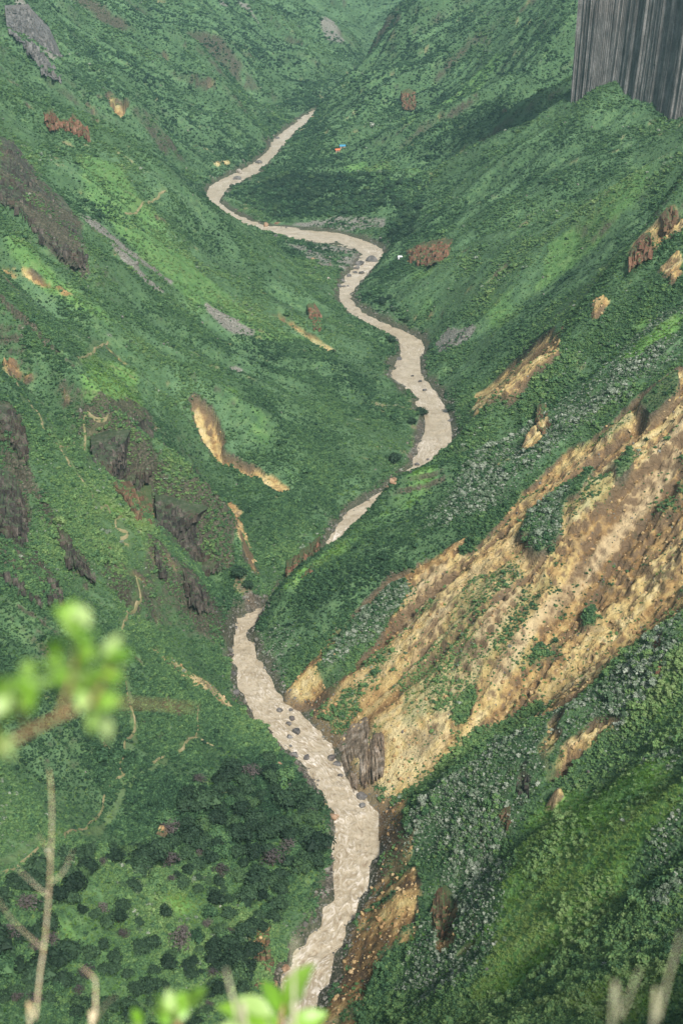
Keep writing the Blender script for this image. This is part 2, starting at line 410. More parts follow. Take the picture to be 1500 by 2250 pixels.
SCREE = [
 [(170, 460), (205, 468), (245, 500), (300, 545), (380, 605), (372, 608), (290, 560), (235, 520), (190, 490)],
 [(240, 535), (300, 572), (360, 612), (352, 615), (290, 582)],
 [(440, 645), (500, 680), (560, 715), (552, 718), (490, 690)],
 [(500, 775), (545, 800), (548, 806), (505, 785)],
 [(950, 765), (975, 730), (1020, 718), (1045, 720), (1020, 750), (970, 780)],
 [(700, 55), (725, 68), (760, 98), (752, 104), (715, 80)],
 [(480, 5), (500, 15), (505, 28), (485, 20)], [(520, 0), (545, 10), (570, 38), (560, 38), (530, 15)],
 [(95, 120), (125, 130), (130, 165), (118, 172), (100, 150)],
 [(25, 20), (45, 10), (60, 25), (35, 40)],
 [(225, 722), (242, 728), (246, 748), (236, 745)],
 ([(610, 498), (850, 498), (850, 480), (760, 470), (690, 482), (640, 490)], 0.55),
 ([(605, 522), (640, 525), (790, 552), (800, 570), (775, 590), (745, 630), (725, 610), (690, 580), (640, 545)], 0.5),
 [(530, 1345), (560, 1318), (580, 1325), (545, 1345)],
 [(905, 1020), (930, 960), (935, 930), (922, 930), (915, 970), (895, 1010)],
 [(745, 1850), (738, 1930), (715, 2000), (700, 1990), (722, 1920), (728, 1850)],
 [(640, 1665), (690, 1715), (712, 1760), (690, 1745), (650, 1700)],
]
GRASS = [
 # the bright near slope
 [(1135, 1850), (1180, 1740), (1270, 1690), (1380, 1650), (1440, 1700), (1400, 1800), (1340, 1850), (1330, 1950), (1250, 2030), (1150, 2060), (1100, 2150), (1010, 2230), (1120, 2010)],
 [(1100, 1930), (1250, 1710), (1440, 1620), (1499, 1700), (1499, 1780), (1420, 1800), (1350, 2000), (1200, 2110), (1050, 2220)],
 [(1000, 2260), (1300, 2145), (1420, 2080), (1499, 2050), (1499, 2260)],
 [(1390, 670), (1440, 640), (1445, 660), (1400, 690)],
 [(1420, 1540), (1490, 1420), (1499, 1420), (1499, 1560), (1450, 1600)],
 # crest of the ochre spur
 ([(600, 1315), (720, 1212), (880, 1075), (960, 1000), (950, 1040), (850, 1130), (760, 1220), (680, 1270), (640, 1330)], 0.75),
 [(1330, 770), (1440, 700), (1499, 650), (1499, 700), (1400, 770)],
 # middle right
 [(1068, 640), (1120, 650), (1150, 690), (1100, 730), (1060, 690)], [(890, 592), (950, 598), (955, 612), (900, 610)],
 [(920, 668), (945, 660), (955, 672), (930, 690)],
 [(740, 345), (800, 340), (870, 365), (950, 380), (955, 392), (880, 385), (800, 372)],
 [(900, 230), (1010, 150), (1090, 80), (1110, 90), (1040, 170), (940, 260), (900, 310)],
 [(1200, 560), (1320, 470), (1420, 380), (1430, 400), (1300, 520), (1180, 620)],
 # left slopes
 [(170, 330), (250, 360), (330, 470), (450, 600), (560, 690), (700, 760), (560, 720), (420, 640), (280, 520), (190, 420)],
 [(20, 480), (120, 580), (220, 660), (320, 740), (200, 690), (60, 600), (0, 520)],
 [(200, 790), (290, 830), (320, 905), (250, 920), (180, 850)],
 ([(460, 840), (620, 1030), (680, 1090), (650, 1050), (520, 860)], 0.5),
 [(210, 1090), (345, 1168), (320, 1175), (215, 1105)],
 [(340, 1770), (395, 1758), (410, 1770), (380, 1780)], [(310, 1900), (425, 1790), (430, 1800), (325, 1905)], [(570, 1770), (600, 1750), (640, 1830), (600, 1810)],
 [(350, 1985), (420, 1960), (445, 1985), (400, 2030), (370, 2010)], [(120, 2060), (160, 2010), (180, 2080), (140, 2110)], [(480, 1900), (520, 1870), (510, 1930)],
]
SILVER = [
 [(895, 1850), (920, 1770), (1010, 1710), (1090, 1650), (1180, 1620), (1250, 1560), (1320, 1510), (1330, 1570), (1240, 1640), (1180, 1720), (1130, 1790), (1060, 1880), (960, 1930), (890, 1900)],
 [(900, 2020), (1000, 1920), (1120, 1840), (1120, 1960), (1090, 2080), (1000, 2180), (900, 2200), (860, 2130)],
 [(1330, 1500), (1499, 1345), (1499, 1420), (1400, 1560), (1340, 1600)],
 [(1420, 1830), (1440, 1780), (1499, 1760), (1499, 1990), (1440, 1970)],
 [(1380, 1660), (1440, 1600), (1499, 1600), (1499, 1720), (1450, 1700)],
 # ochre spur
 [(700, 1450), (760, 1360), (840, 1270), (900, 1250), (890, 1300), (820, 1400), (740, 1480)],
 [(1000, 1000), (1150, 880), (1290, 790), (1400, 700), (1499, 600), (1499, 780), (1400, 850), (1260, 950), (1130, 1060), (980, 1160), (930, 1140)],
 [(1130, 1190), (1170, 1120), (1250, 1060), (1230, 1160), (1225, 1225), (1180, 1230)],
 [(560, 1420), (600, 1370), (650, 1360), (640, 1440), (600, 1480)],
]
SHRUB_ON_SOIL = [
 [(700, 1470), (760, 1370), (850, 1270), (895, 1255), (885, 1310), (820, 1400), (760, 1500), (720, 1530)],
 [(1130, 1190), (1170, 1120), (1255, 1060), (1235, 1160), (1225, 1228), (1180, 1232)],
 [(1010, 1540), (1060, 1470), (1050, 1530), (1020, 1600), (1000, 1600)],
 [(1060, 1590), (1130, 1550), (1190, 1520), (1130, 1610), (1010, 1670), (930, 1730), (900, 1745), (960, 1680)],
 [(1280, 1310), (1310, 1290), (1310, 1350), (1290, 1350)], [(1350, 1060), (1380, 1010), (1385, 1040), (1355, 1090)],
 [(1000, 1180), (1080, 1100), (1150, 1060), (1100, 1130), (1020, 1200)],
 [(1400, 920), (1460, 860), (1499, 850), (1480, 900), (1420, 960)],
 [(1230, 1120), (1270, 1060), (1300, 1050), (1265, 1130)],
]
PALE = [
 [(1499, 905), (1499, 1000), (1360, 1160), (1240, 1310), (1110, 1470), (990, 1620), (900, 1745), (890, 1735), (960, 1640), (1060, 1500), (1200, 1310), (1290, 1190), (1400, 1050)],
 [(925, 1230), (990, 1205), (985, 1240), (930, 1320), (880, 1390), (850, 1400)],
 [(1085, 1310), (1150, 1270), (1130, 1330), (1050, 1450), (1000, 1500), (1040, 1420)],
 [(950, 1350), (1000, 1330), (940, 1430), (880, 1500), (900, 1440)],
]
WOODS = [
 [(0, 2260), (0, 1990), (110, 1930), (200, 1870), (330, 1830), (420, 1730), (520, 1690), (620, 1720), (700, 1790), (725, 1870), (690, 1960), (620, 2000), (560, 2060), (540, 2200), (500, 2260)],
]
TERRACE = [[(500, 440), (540, 410), (600, 390), (700, 375), (820, 390), (930, 410), (900, 450), (850, 470), (700, 475), (590, 480)],
           [(780, 660), (830, 690), (930, 735), (990, 900), (960, 830), (960, 760), (880, 690), (830, 640)],
           [(860, 540), (850, 480), (900, 440), (940, 430), (900, 520)]]
FACES = [
 ('long dark rock rib below the bright green upper slope', [(0, 282), (30, 302), (80, 372), (130, 422), (170, 482), (192, 560)], [(0, 448), (40, 455), (80, 500), (120, 540), (158, 566), (190, 582)], 4.0, 'dark', 3.2),
 ('fluted grey cliff under the end of the grassy spur', [(198, 958), (240, 944), (290, 938), (322, 918), (338, 932)], [(206, 1015), (236, 1042), (272, 1056), (312, 1062), (336, 1025)], 3.0, 'dark', 2.2),
 ('ochre stained brown cliff beneath the fluted grey cliff', [(240, 1062), (290, 1058), (332, 1064)], [(262, 1092), (300, 1128), (336, 1152)], 2.5, 'brown', 2.4),
 ('broad shadowed cliff half grown over with bushes above the scree gully', [(340, 1080), (400, 1095), (460, 1115), (512, 1125)], [(345, 1150), (400, 1200), (450, 1232), (500, 1245)], 2.8, 'dark', 2.6),
 ('narrow grey slab at the tip of the trail ridge', [(332, 1186), (348, 1180), (363, 1196)], [(344, 1232), (355, 1256), (367, 1258)], 2.2, 'dark', 2.0),
 ('sloping dark slab just above the river bend', [(400, 1245), (430, 1262), (450, 1287), (466, 1312)], [(404, 1300), (430, 1322), (450, 1336), (468, 1338)], 2.4, 'dark', 2.2),
 ('upper dark buttress at the photo edge beside the crest path', [(-10, 868), (25, 885), (45, 920), (60, 962)], [(-10, 950), (25, 965), (50, 988), (62, 1002)], 3.0, 'dark', 2.4),
 ('tall dark buttress at the photo edge below the crest path', [(-10, 1010), (20, 1030), (45, 1070), (62, 1130)], [(-10, 1160), (25, 1172), (45, 1186), (62, 1182)], 3.0, 'dark', 2.4),
 ('rounded grey buttresses low on the left slope', [(-10, 1172), (30, 1186), (60, 1216), (86, 1212), (112, 1252), (132, 1296)], [(-10, 1245), (30, 1262), (55, 1290), (82, 1302), (112, 1312), (140, 1316)], 3.0, 'dark', 2.6),
 ('small broken rib between the buttresses and the switchbacks', [(122, 1150), (150, 1168), (182, 1232)], [(134, 1202), (160, 1232), (196, 1268)], 2.2, 'dark', 2.2),
 ('reddish dark bluff where the spur meets the river', [(628, 1232), (660, 1204), (702, 1178)], [(634, 1272), (666, 1246), (710, 1212)], 2.2, 'rust', 2.2),
 ('grey swirled rock at the foot of the ochre face', [(742, 1640), (768, 1592), (800, 1572), (842, 1602)], [(758, 1702), (785, 1716), (815, 1704), (846, 1664)], 2.6, 'swirl', 3.0),
 ('brown scarp at the edge of the wooded bench', [(556, 2012), (572, 2008), (590, 2036)], [(542, 2120), (566, 2160), (597, 2122)], 2.0, 'brown', 2.0),
 ('small dark crag on the wide middle slope', [(674, 668), (690, 664), (706, 690)], [(680, 702), (692, 714), (707, 720)], 2.6, 'rust', 2.2),
 ('purple brown crag on the far grassy slope', [(880, 200), (896, 192), (914, 200)], [(882, 238), (898, 242), (914, 236)], 4.0, 'rust', 3.4),
 ('rust stained crag above the white roofed hut', [(890, 548), (930, 530), (998, 524)], [(900, 572), (940, 582), (985, 562)], 3.0, 'rust', 3.0),
 ('rust coloured crag near the top of the ochre spur crest', [(1384, 548), (1412, 512), (1428, 508)], [(1378, 592), (1405, 572), (1432, 545)], 2.6, 'rust', 2.4),
 ('small ochre crag jutting from the crest beside the photo edge', [(1448, 470), (1462, 452), (1480, 450)], [(1450, 500), (1468, 496), (1484, 482)], 2.4, 'brown', 2.2),
 ('dark little crag among the silver bushes', [(1130, 1694), (1146, 1686), (1162, 1690)], [(1132, 1730), (1148, 1738), (1162, 1728)], 1.6, 'dark', 1.6),
 ('tan notch of bare rock between silver bushes and grass', [(1094, 1768), (1106, 1760), (1122, 1766)], [(1098, 1800), (1108, 1806), (1120, 1798)], 1.4, 'brown', 1.4),
 ('orange crag low on the near spur', [(950, 1965), (972, 1938), (998, 1975)], [(955, 2075), (978, 2062), (992, 2052)], 1.8, 'brown', 1.8),
 ('brown tooth of rock on the upper ochre spur', [(1180, 885), (1190, 878), (1204, 892)], [(1178, 935), (1192, 942), (1206, 930)], 1.8, 'brown', 1.8),
 ('grey cliffs high on the far left mountain', [(10, 10), (60, 5), (110, 60), (135, 120)], [(15, 60), (60, 110), (105, 165), (138, 175)], 5.0, 'basalt', 4.0),
 ('reddish crest crags on the skyline of the middle slope', [(95, 245), (115, 238), (130, 262)], [(100, 275), (118, 286), (134, 282)], 3.0, 'rust', 2.6),
 ('low red crag behind the skyline crest crags', [(130, 262), (160, 248), (196, 285)], [(138, 285), (165, 290), (198, 305)], 3.0, 'rust', 2.6),
 ('rusty chimney of rock on the near spur skyline', [(1424, 1418), (1440, 1394), (1462, 1392)], [(1428, 1462), (1442, 1466), (1458, 1440)], 1.6, 'rust', 1.6),
]
CLIFFS = [f[1] + f[2][::-1] for f in FACES if f[4] == 'dark'] + [
 [(195, 940), (330, 910), (345, 1060), (420, 1085), (520, 1120), (515, 1250), (440, 1240), (340, 1160), (260, 1100)],
 [(0, 860), (40, 890), (70, 980), (60, 1190), (0, 1180)], [(60, 1040), (100, 1080), (130, 1150), (180, 1220), (210, 1280), (170, 1270), (110, 1180)],
]
print('zones...', time.time() - T0)
Z_SOIL = zone(SOIL, 2); Z_SCREE = zone(SCREE, 1); Z_GRASS = zone(GRASS, 9); Z_SILV = zone(SILVER, 9)
Z_SHS = zone(SHRUB_ON_SOIL, 2); Z_PALE = zone(PALE, 2); Z_WOOD = zone(WOODS, 3); Z_TERR = zone(TERRACE, 2)
Z_CLIFF = zone(CLIFFS, 2)
Z_PATH = zone([], 0, [(p, w + 1.1) for _, p, w in TRAILS])
print('zones done', time.time() - T0)

# ------------------------------------------------------------------ terrain sheet
kk = [0.0]
while kk[-1] < 0.62:
    kk.append(kk[-1] + (0.0013 if kk[-1] < 0.285 else 0.0013 + (kk[-1] - 0.285) * 0.06))
ks = np.array([-k for k in kk[:0:-1]] + kk)
yl = [-40.0]
while yl[-1] < 3380:
    y = yl[-1]
    yl.append(y + (4 if y < -8 else 0.5 if y < 8 else 3 if y < 120 else 0.002 * y if y < 360 else 0.0012 * y if y < 660 else 0.002 * y if y < 2200 else 0.006 * y))
ys = np.array(yl)
TX = ks[None] * (ys[:, None] + 60); TY = np.repeat(ys[:, None], len(ks), 1)
tny, tnx = TX.shape
print('terrain', TX.shape)
fx_, fy_ = TX.ravel(), TY.ravel()
Zb = bilinear(MACRO, fx_, fy_)
L1, L2, L3, L0 = streaks(fx_, fy_, (11.0, 4.2, 1.4, 30.0))
rd = bilinear(RDIST, fx_, fy_)
nz = fbm(fx_ / 9, fy_ / 9, 4, 2) - 0.5
edge = nz * 1.1 + L2 * 0.10 + L3 * 0.05
soil = smooth(0.36, 0.64, zsample(Z_SOIL, fx_, fy_) + edge * 1.0)
shs = smooth(0.35, 0.6, zsample(Z_SHS, fx_, fy_) + edge * 0.8)
soil = soil * (1 - 0.92 * shs)
scrub = smooth(0.56, 0.68, fbm(fx_ / 15, fy_ / 15, 3, 7) + 0.035 * L1 + 0.03 * L2)
soil = soil * (1 - 0.42 * scrub * (1 - zsample(Z_PALE, fx_, fy_)))
scree = smooth(0.35, 0.55, zsample(Z_SCREE, fx_, fy_) + edge * 0.5)
grass = smooth(0.2, 0.8, zsample(Z_GRASS, fx_, fy_) + edge * 0.9)
grass = grass * (1 - 0.5 * smooth(480, 850, fy_))
grass = np.maximum(grass, 0.22 * smooth(0.35, 0.65, zsample(Z_WOOD, fx_, fy_) + edge * 0.5))
pale = smooth(0.25, 0.75, zsample(Z_PALE, fx_, fy_) + edge * 0.7)
silv = smooth(0.3, 0.7, zsample(Z_SILV, fx_, fy_) + edge * 0.9)
cliff = smooth(0.30, 0.6, zsample(Z_CLIFF, fx_, fy_) + edge * 0.9)
path = smooth(0.5, 0.9, zsample(Z_PATH, fx_, fy_) + nz * 0.4)
far = smooth(10, 45, rd) * smooth(4, 22, Zb) * smooth(60, 250, fy_)
scl = 1.0 + smooth(800, 1800, fy_) * 1.3
am = far * scl
Zt = Zb + am * (L0 * 4.4 * (1 - 0.6 * soil) * smooth(15, 70, rd) + L1 * 2.3 + (L2 * 0.6) * (1 + soil * 0.6) + L3 * 0.2 * (1 + soil * 1.2 + cliff * 3)) \
        + am * soil * (-np.abs(L1) * 1.7 - np.abs(L2) * 1.5 - np.abs(L3) * 1.1 + (fbm(fx_ / 12, fy_ / 12, 2, 5) - 0.5) * 2.5 + (1 - np.abs(2 * fbm(fx_ / 4.5, fy_ / 4.5, 3, 5) - 1)) * 1.2 + (fbm(fx_ / 1.8, fy_ / 1.8, 2, 7) - 0.5) * 2.0) \
        + am * cliff * (np.abs(L2) * -1.6 + (fbm(fx_ / 3, fy_ / 3, 3, 6) - 0.5) * 4.0) \
        + smooth(2, 12, rd) * smooth(40, 200, fy_) * (fbm(fx_ / 6, fy_ / 6, 3, 3) - 0.5) * 1.6
# broken rock along the water's edge
bankn = fbm(fx_ / 14, fy_ / 14, 2, 6)
Zt = Zt + smooth(0.5, 5, rd) * (1 - smooth(14, 26, rd)) * np.clip(bankn - 0.35, 0, 1) * 7.0
Zt = np.where(rd < 0.5, np.minimum(Zt, -0.6), Zt)
TZ = Zt.reshape(tny, tnx)
gyv = np.gradient(TZ, axis=0) / np.gradient(TY, axis=0)
gxv = np.gradient(TZ, axis=1) / np.gradient(TX, axis=1)
slope = np.hypot(gxv, gyv).ravel()
rock = smooth(1.25, 1.9, slope + nz * 0.8) * smooth(250, 330, fy_)
bank = (1 - smooth(2.0, 6.5, rd + nz * 10 - 2.0 * np.clip(3 - Zt, 0, 3))) * smooth(40, 200, fy_)
rock = np.maximum(np.maximum(rock, bank * 0.9), cliff)
V = np.stack([fx_, fy_, Zt], 1)
i_ = (np.arange(tny - 1)[:, None] * tnx + np.arange(tnx - 1)[None]).ravel()
F = np.stack([i_, i_ + 1, i_ + 1 + tnx, i_ + tnx], 1).astype(np.int32)
def mesh_np(name, V, F, smooth_=True):
    me = bpy.data.meshes.new(name)
    V = np.asarray(V, np.float32); F = np.asarray(F, np.int32)
    n = F.shape[1]
    me.vertices.add(len(V)); me.vertices.foreach_set('co', V.ravel())
    me.loops.add(F.size); me.loops.foreach_set('vertex_index', F.ravel())
    me.polygons.add(len(F))
    me.polygons.foreach_set('loop_start', np.arange(0, F.size, n, dtype=np.int32))
    me.polygons.foreach_set('loop_total', np.full(len(F), n, np.int32))
    me.polygons.foreach_set('use_smooth', np.full(len(F), smooth_, bool))
    me.update(calc_edges=True)
    return me
def put_color(me, name, cols):
    a = me.attributes.new(name, 'FLOAT_COLOR', 'POINT')
    a.data.foreach_set('color', np.asarray(cols, np.float32).ravel())
def link(name, me, parent=None, **props):
    o = bpy.data.objects.new(name, me)
    COL.objects.link(o)
    if parent is not None: o.parent = parent
    for k, v in props.items(): o[k] = v
    return o
tme = mesh_np('terrain', V, F)
put_color(tme, 'cover', np.stack([soil, scree, grass, rock], 1))
put_color(tme, 'detail', np.stack([np.clip(L2 * 0.18 + 0.5, 0, 1), np.clip(L3 * 0.18 + 0.5, 0, 1), pale, path], 1))
terrain = link('terrain', tme, kind='structure')
def tsurf(x, y):
    """height of the finished sheet (fan grid lookup)"""
    fy = np.interp(y, ys, np.arange(tny)); fk = np.interp(x / (y + 60), ks, np.arange(tnx))
    y0 = np.clip(fy.astype(int), 0, tny - 2); x0 = np.clip(fk.astype(int), 0, tnx - 2)
    a = fy - y0; b = fk - x0
    return (TZ[y0, x0] * (1 - b) + TZ[y0, x0 + 1] * b) * (1 - a) + (TZ[y0 + 1, x0] * (1 - b) + TZ[y0 + 1, x0 + 1] * b) * a
def ts(x, y):
    return float(tsurf(np.array([x]), np.array([y]))[0])
def hit2(u, v):
    r = ray(u, v); t = np.arange(140.0, 3300, 0.7)
    P = r[None] * t[:, None]
    h = tsurf(P[:, 0], P[:, 1]) - (P[:, 2] + CAM_Z)
    k = int(np.argmax(h > 0))
    p = r * t[k]
    return np.array([p[0], p[1], p[2] + CAM_Z]), t[k]
print('terrain built', time.time() - T0)
# ------------------------------------------------------------------ materials
def mat(name):
    m = bpy.data.materials.new(name)
    m.use_nodes = True
    n = m.node_tree
    b = n.nodes['Principled BSDF']
    b.inputs['Specular IOR Level'].default_value = 0.25
    return m, n, b
def nd(n, t, **kw):
    x = n.nodes.new(t)
    for k, v in kw.items(): setattr(x, k, v)
    return x
def mixc(n, f, a, b, mode='MIX'):
    x = nd(n, 'ShaderNodeMix', data_type='RGBA', blend_type=mode)
    for s, val in (('Factor', f), ('A', a), ('B', b)):
        if isinstance(val, (int, float)): x.inputs[s].default_value = val
        elif isinstance(val, tuple): x.inputs[s].default_value = (*val, 1) if len(val) == 3 else val
        else: n.links.new(val, x.inputs[s])
    return x.outputs['Result']
def noise(n, vec, scale, detail=4, rough=0.55, dist=0.0):
    x = nd(n, 'ShaderNodeTexNoise')
    x.inputs['Scale'].default_value = scale; x.inputs['Detail'].default_value = detail
    x.inputs['Roughness'].default_value = rough; x.inputs['Distortion'].default_value = dist
    if vec is not None: n.links.new(vec, x.inputs['Vector'])
    return x.outputs['Fac']
def ramp(n, f, stops, interp='LINEAR'):
    x = nd(n, 'ShaderNodeValToRGB')
    x.color_ramp.interpolation = interp
    e = x.color_ramp.elements
    while len(e) < len(stops): e.new(0.5)
    for el, (p, c) in zip(e, stops):
        el.position = p; el.color = (*c, 1) if len(c) == 3 else c
    n.links.new(f, x.inputs['Fac'])
    return x.outputs['Color']
def maprange(n, v, a, b, c=0.0, d=1.0):
    x = nd(n, 'ShaderNodeMapRange')
    n.links.new(v, x.inputs[0])
    for i, q in enumerate((a, b, c, d)): x.inputs[1 + i].default_value = q
    return x.outputs[0]
def math_(n, op, a, b=None):
    x = nd(n, 'ShaderNodeMath', operation=op)
    for i, q in enumerate((a, b)):
        if q is None: continue
        if isinstance(q, (int, float)): x.inputs[i].default_value = q
        else: n.links.new(q, x.inputs[i])
    return x.outputs[0]
def bump(n, b, h, strength, dist):
    x = nd(n, 'ShaderNodeBump')
    x.inputs['Strength'].default_value = strength; x.inputs['Distance'].default_value = dist
    n.links.new(h, x.inputs['Height']); n.links.new(x.outputs[0], b.inputs['Normal'])

def terrain_material():
    m, n, b = mat('hillside')
    pos = nd(n, 'ShaderNodeNewGeometry').outputs['Position']
    cov = nd(n, 'ShaderNodeAttribute', attribute_name='cover')
    det = nd(n, 'ShaderNodeAttribute', attribute_name='detail')
    sc = nd(n, 'ShaderNodeSeparateColor'); n.links.new(cov.outputs['Color'], sc.inputs[0])
    sd_ = nd(n, 'ShaderNodeSeparateColor'); n.links.new(det.outputs['Color'], sd_.inputs[0])
    soil_, scree_, grass_, rock_ = sc.outputs[0], sc.outputs[1], sc.outputs[2], cov.outputs['Alpha']
    l2, l3, pale_, path_ = sd_.outputs[0], sd_.outputs[1], sd_.outputs[2], det.outputs['Alpha']
    n1 = noise(n, pos, 0.03, 5); n2 = noise(n, pos, 0.22, 5); n3 = noise(n, pos, 1.1, 4); n4 = noise(n, pos, 0.011, 3)
    # herbs and low grass between the bushes
    g = ramp(n, n2, [(0.3, (0.036, 0.076, 0.036)), (0.5, (0.064, 0.126, 0.052)), (0.68, (0.104, 0.172, 0.070))])
    g = mixc(n, maprange(n, l3, 0.45, 0.75, 0, 0.5), g, (0.098, 0.172, 0.085))
    g = mixc(n, maprange(n, n1, 0.42, 0.62, 0, 0.8), g, (0.044, 0.086, 0.036))
    g = mixc(n, maprange(n, n3, 0.6, 0.78, 0, 0.5), g, (0.085, 0.080, 0.045))
    lush = ramp(n, n2, [(0.3, (0.076, 0.180, 0.042)), (0.52, (0.122, 0.245, 0.056)), (0.72, (0.190, 0.290, 0.090))])
    c = mixc(n, math_(n, 'MULTIPLY', grass_, 0.85), g, lush)
    # weathered ochre ground
    so = ramp(n, math_(n, 'ADD', math_(n, 'ADD', math_(n, 'MULTIPLY', l2, 0.34), math_(n, 'MULTIPLY', l3, 0.30)), math_(n, 'MULTIPLY', n2, 0.36)),
              [(0.30, (0.085, 0.053, 0.028)), (0.39, (0.200, 0.118, 0.046)), (0.46, (0.370, 0.243, 0.098)), (0.54, (0.480, 0.360, 0.148)), (0.65, (0.580, 0.475, 0.250))])
    so = mixc(n, maprange(n, n4, 0.52, 0.68, 0, 0.4), so, (0.270, 0.135, 0.055), 'MIX')
    so = mixc(n, maprange(n, noise(n, pos, 0.06, 4), 0.56, 0.70, 0, 0.6), so, (0.170, 0.125, 0.078))
    so = mixc(n, math_(n, 'MULTIPLY', pale_, 0.8), so, ramp(n, l3, [(0.3, (0.340, 0.245, 0.125)), (0.7, (0.500, 0.390, 0.230))]))
    n5 = noise(n, pos, 0.55, 6, 0.7, 0.6)
    so = mixc(n, maprange(n, n5, 0.56, 0.68, 0.0, 0.6), so, mixc(n, 0.75, so, (0.11, 0.062, 0.034)))
    so = mixc(n, maprange(n, noise(n, pos, 0.9, 5, 0.7), 0.58, 0.70, 0, 0.6), so, (0.52, 0.41, 0.24))
    c = mixc(n, soil_, c, so)
    sr = ramp(n, n3, [(0.3, (0.08, 0.078, 0.062)), (0.55, (0.175, 0.168, 0.140)), (0.75, (0.32, 0.31, 0.265))])
    c = mixc(n, scree_, c, sr)
    ro = ramp(n, n3, [(0.25, (0.013, 0.012, 0.009)), (0.5, (0.054, 0.045, 0.033)), (0.72, (0.130, 0.106, 0.078))])
    ro = mixc(n, math_(n, 'MULTIPLY', soil_, 0.7), ro, (0.190, 0.125, 0.070))
    c = mixc(n, math_(n, 'MULTIPLY', rock_, 0.9), c, ro)
    c = mixc(n, math_(n, 'MULTIPLY', path_, 0.2), c, (0.150, 0.165, 0.060))
    n.links.new(c, b.inputs['Base Color'])
    b.inputs['Roughness'].default_value = 0.95
    h = math_(n, 'ADD', math_(n, 'ADD', math_(n, 'MULTIPLY', n3, 0.6), n2), math_(n, 'MULTIPLY', math_(n, 'MULTIPLY', n5, soil_), 1.3))
    bump(n, b, h, 0.9, 1.2)
    return m
terrain.data.materials.append(terrain_material())

def rock_material(name, dark, mid, light, rust=(0.22, 0.10, 0.05), rustk=0.25, scale=1.0, green=0.0):
    m, n, b = mat(name)
    pos = nd(n, 'ShaderNodeNewGeometry').outputs['Position']
    mp = nd(n, 'ShaderNodeMapping'); n.links.new(pos, mp.inputs[0]); mp.inputs['Scale'].default_value = (1, 1, 0.4)
    a = noise(n, mp.outputs[0], 0.35 * scale, 6, 0.65); d = noise(n, pos, 1.6 * scale, 4); e = noise(n, pos, 0.05 * scale, 3)
    c = ramp(n, a, [(0.28, dark), (0.5, mid), (0.72, light)])
    c = mixc(n, maprange(n, e, 0.52, 0.68, 0, rustk), c, rust)
    c = mixc(n, maprange(n, d, 0.35, 0.7, 0, 0.5), c, dark)
    if green:
        nrm = nd(n, 'ShaderNodeNewGeometry').outputs['Normal']
        s = nd(n, 'ShaderNodeSeparateXYZ'); n.links.new(nrm, s.inputs[0])
        f = math_(n, 'ADD', s.outputs[2], math_(n, 'MULTIPLY', math_(n, 'SUBTRACT', d, 0.5), 0.9))
        c = mixc(n, maprange(n, f, 0.70, 0.90, 0, green), c, (0.040, 0.085, 0.028))
    n.links.new(c, b.inputs['Base Color'])
    b.inputs['Roughness'].default_value = 0.9
    bump(n, b, math_(n, 'ADD', a, math_(n, 'MULTIPLY', d, 0.3)), 0.8, 0.6)
    return m
M_CLIFF = rock_material('dark_rock', (0.009, 0.0085, 0.008), (0.056, 0.048, 0.040), (0.180, 0.152, 0.124), rust=(0.13, 0.075, 0.04), rustk=0.3, green=0.45)
M_BROWN = rock_material('brown_rock', (0.040, 0.028, 0.020), (0.135, 0.080, 0.045), (0.26, 0.17, 0.10), green=0.8)
M_RUST = rock_material('rust_rock', (0.050, 0.026, 0.018), (0.170, 0.085, 0.050), (0.30, 0.18, 0.12), green=0.8)
M_SWIRL = rock_material('banded_rock', (0.030, 0.026, 0.022), (0.20, 0.15, 0.10), (0.42, 0.36, 0.29), green=0.0)
M_BASALT = rock_material('basalt', (0.034, 0.033, 0.031), (0.135, 0.128, 0.119), (0.25, 0.238, 0.222), rust=(0.15, 0.12, 0.10), rustk=0.3, scale=0.5)
M_BOULD = rock_material('boulder_grey', (0.035, 0.034, 0.033), (0.120, 0.112, 0.104), (0.26, 0.245, 0.225), rustk=0.1)
M_BOULDP = rock_material('boulder_pale', (0.12, 0.10, 0.08), (0.30, 0.26, 0.21), (0.48, 0.43, 0.36), rustk=0.1)
M_BOULDO = rock_material('boulder_tan', (0.09, 0.055, 0.035), (0.27, 0.17, 0.10), (0.45, 0.33, 0.23), rustk=0.4)

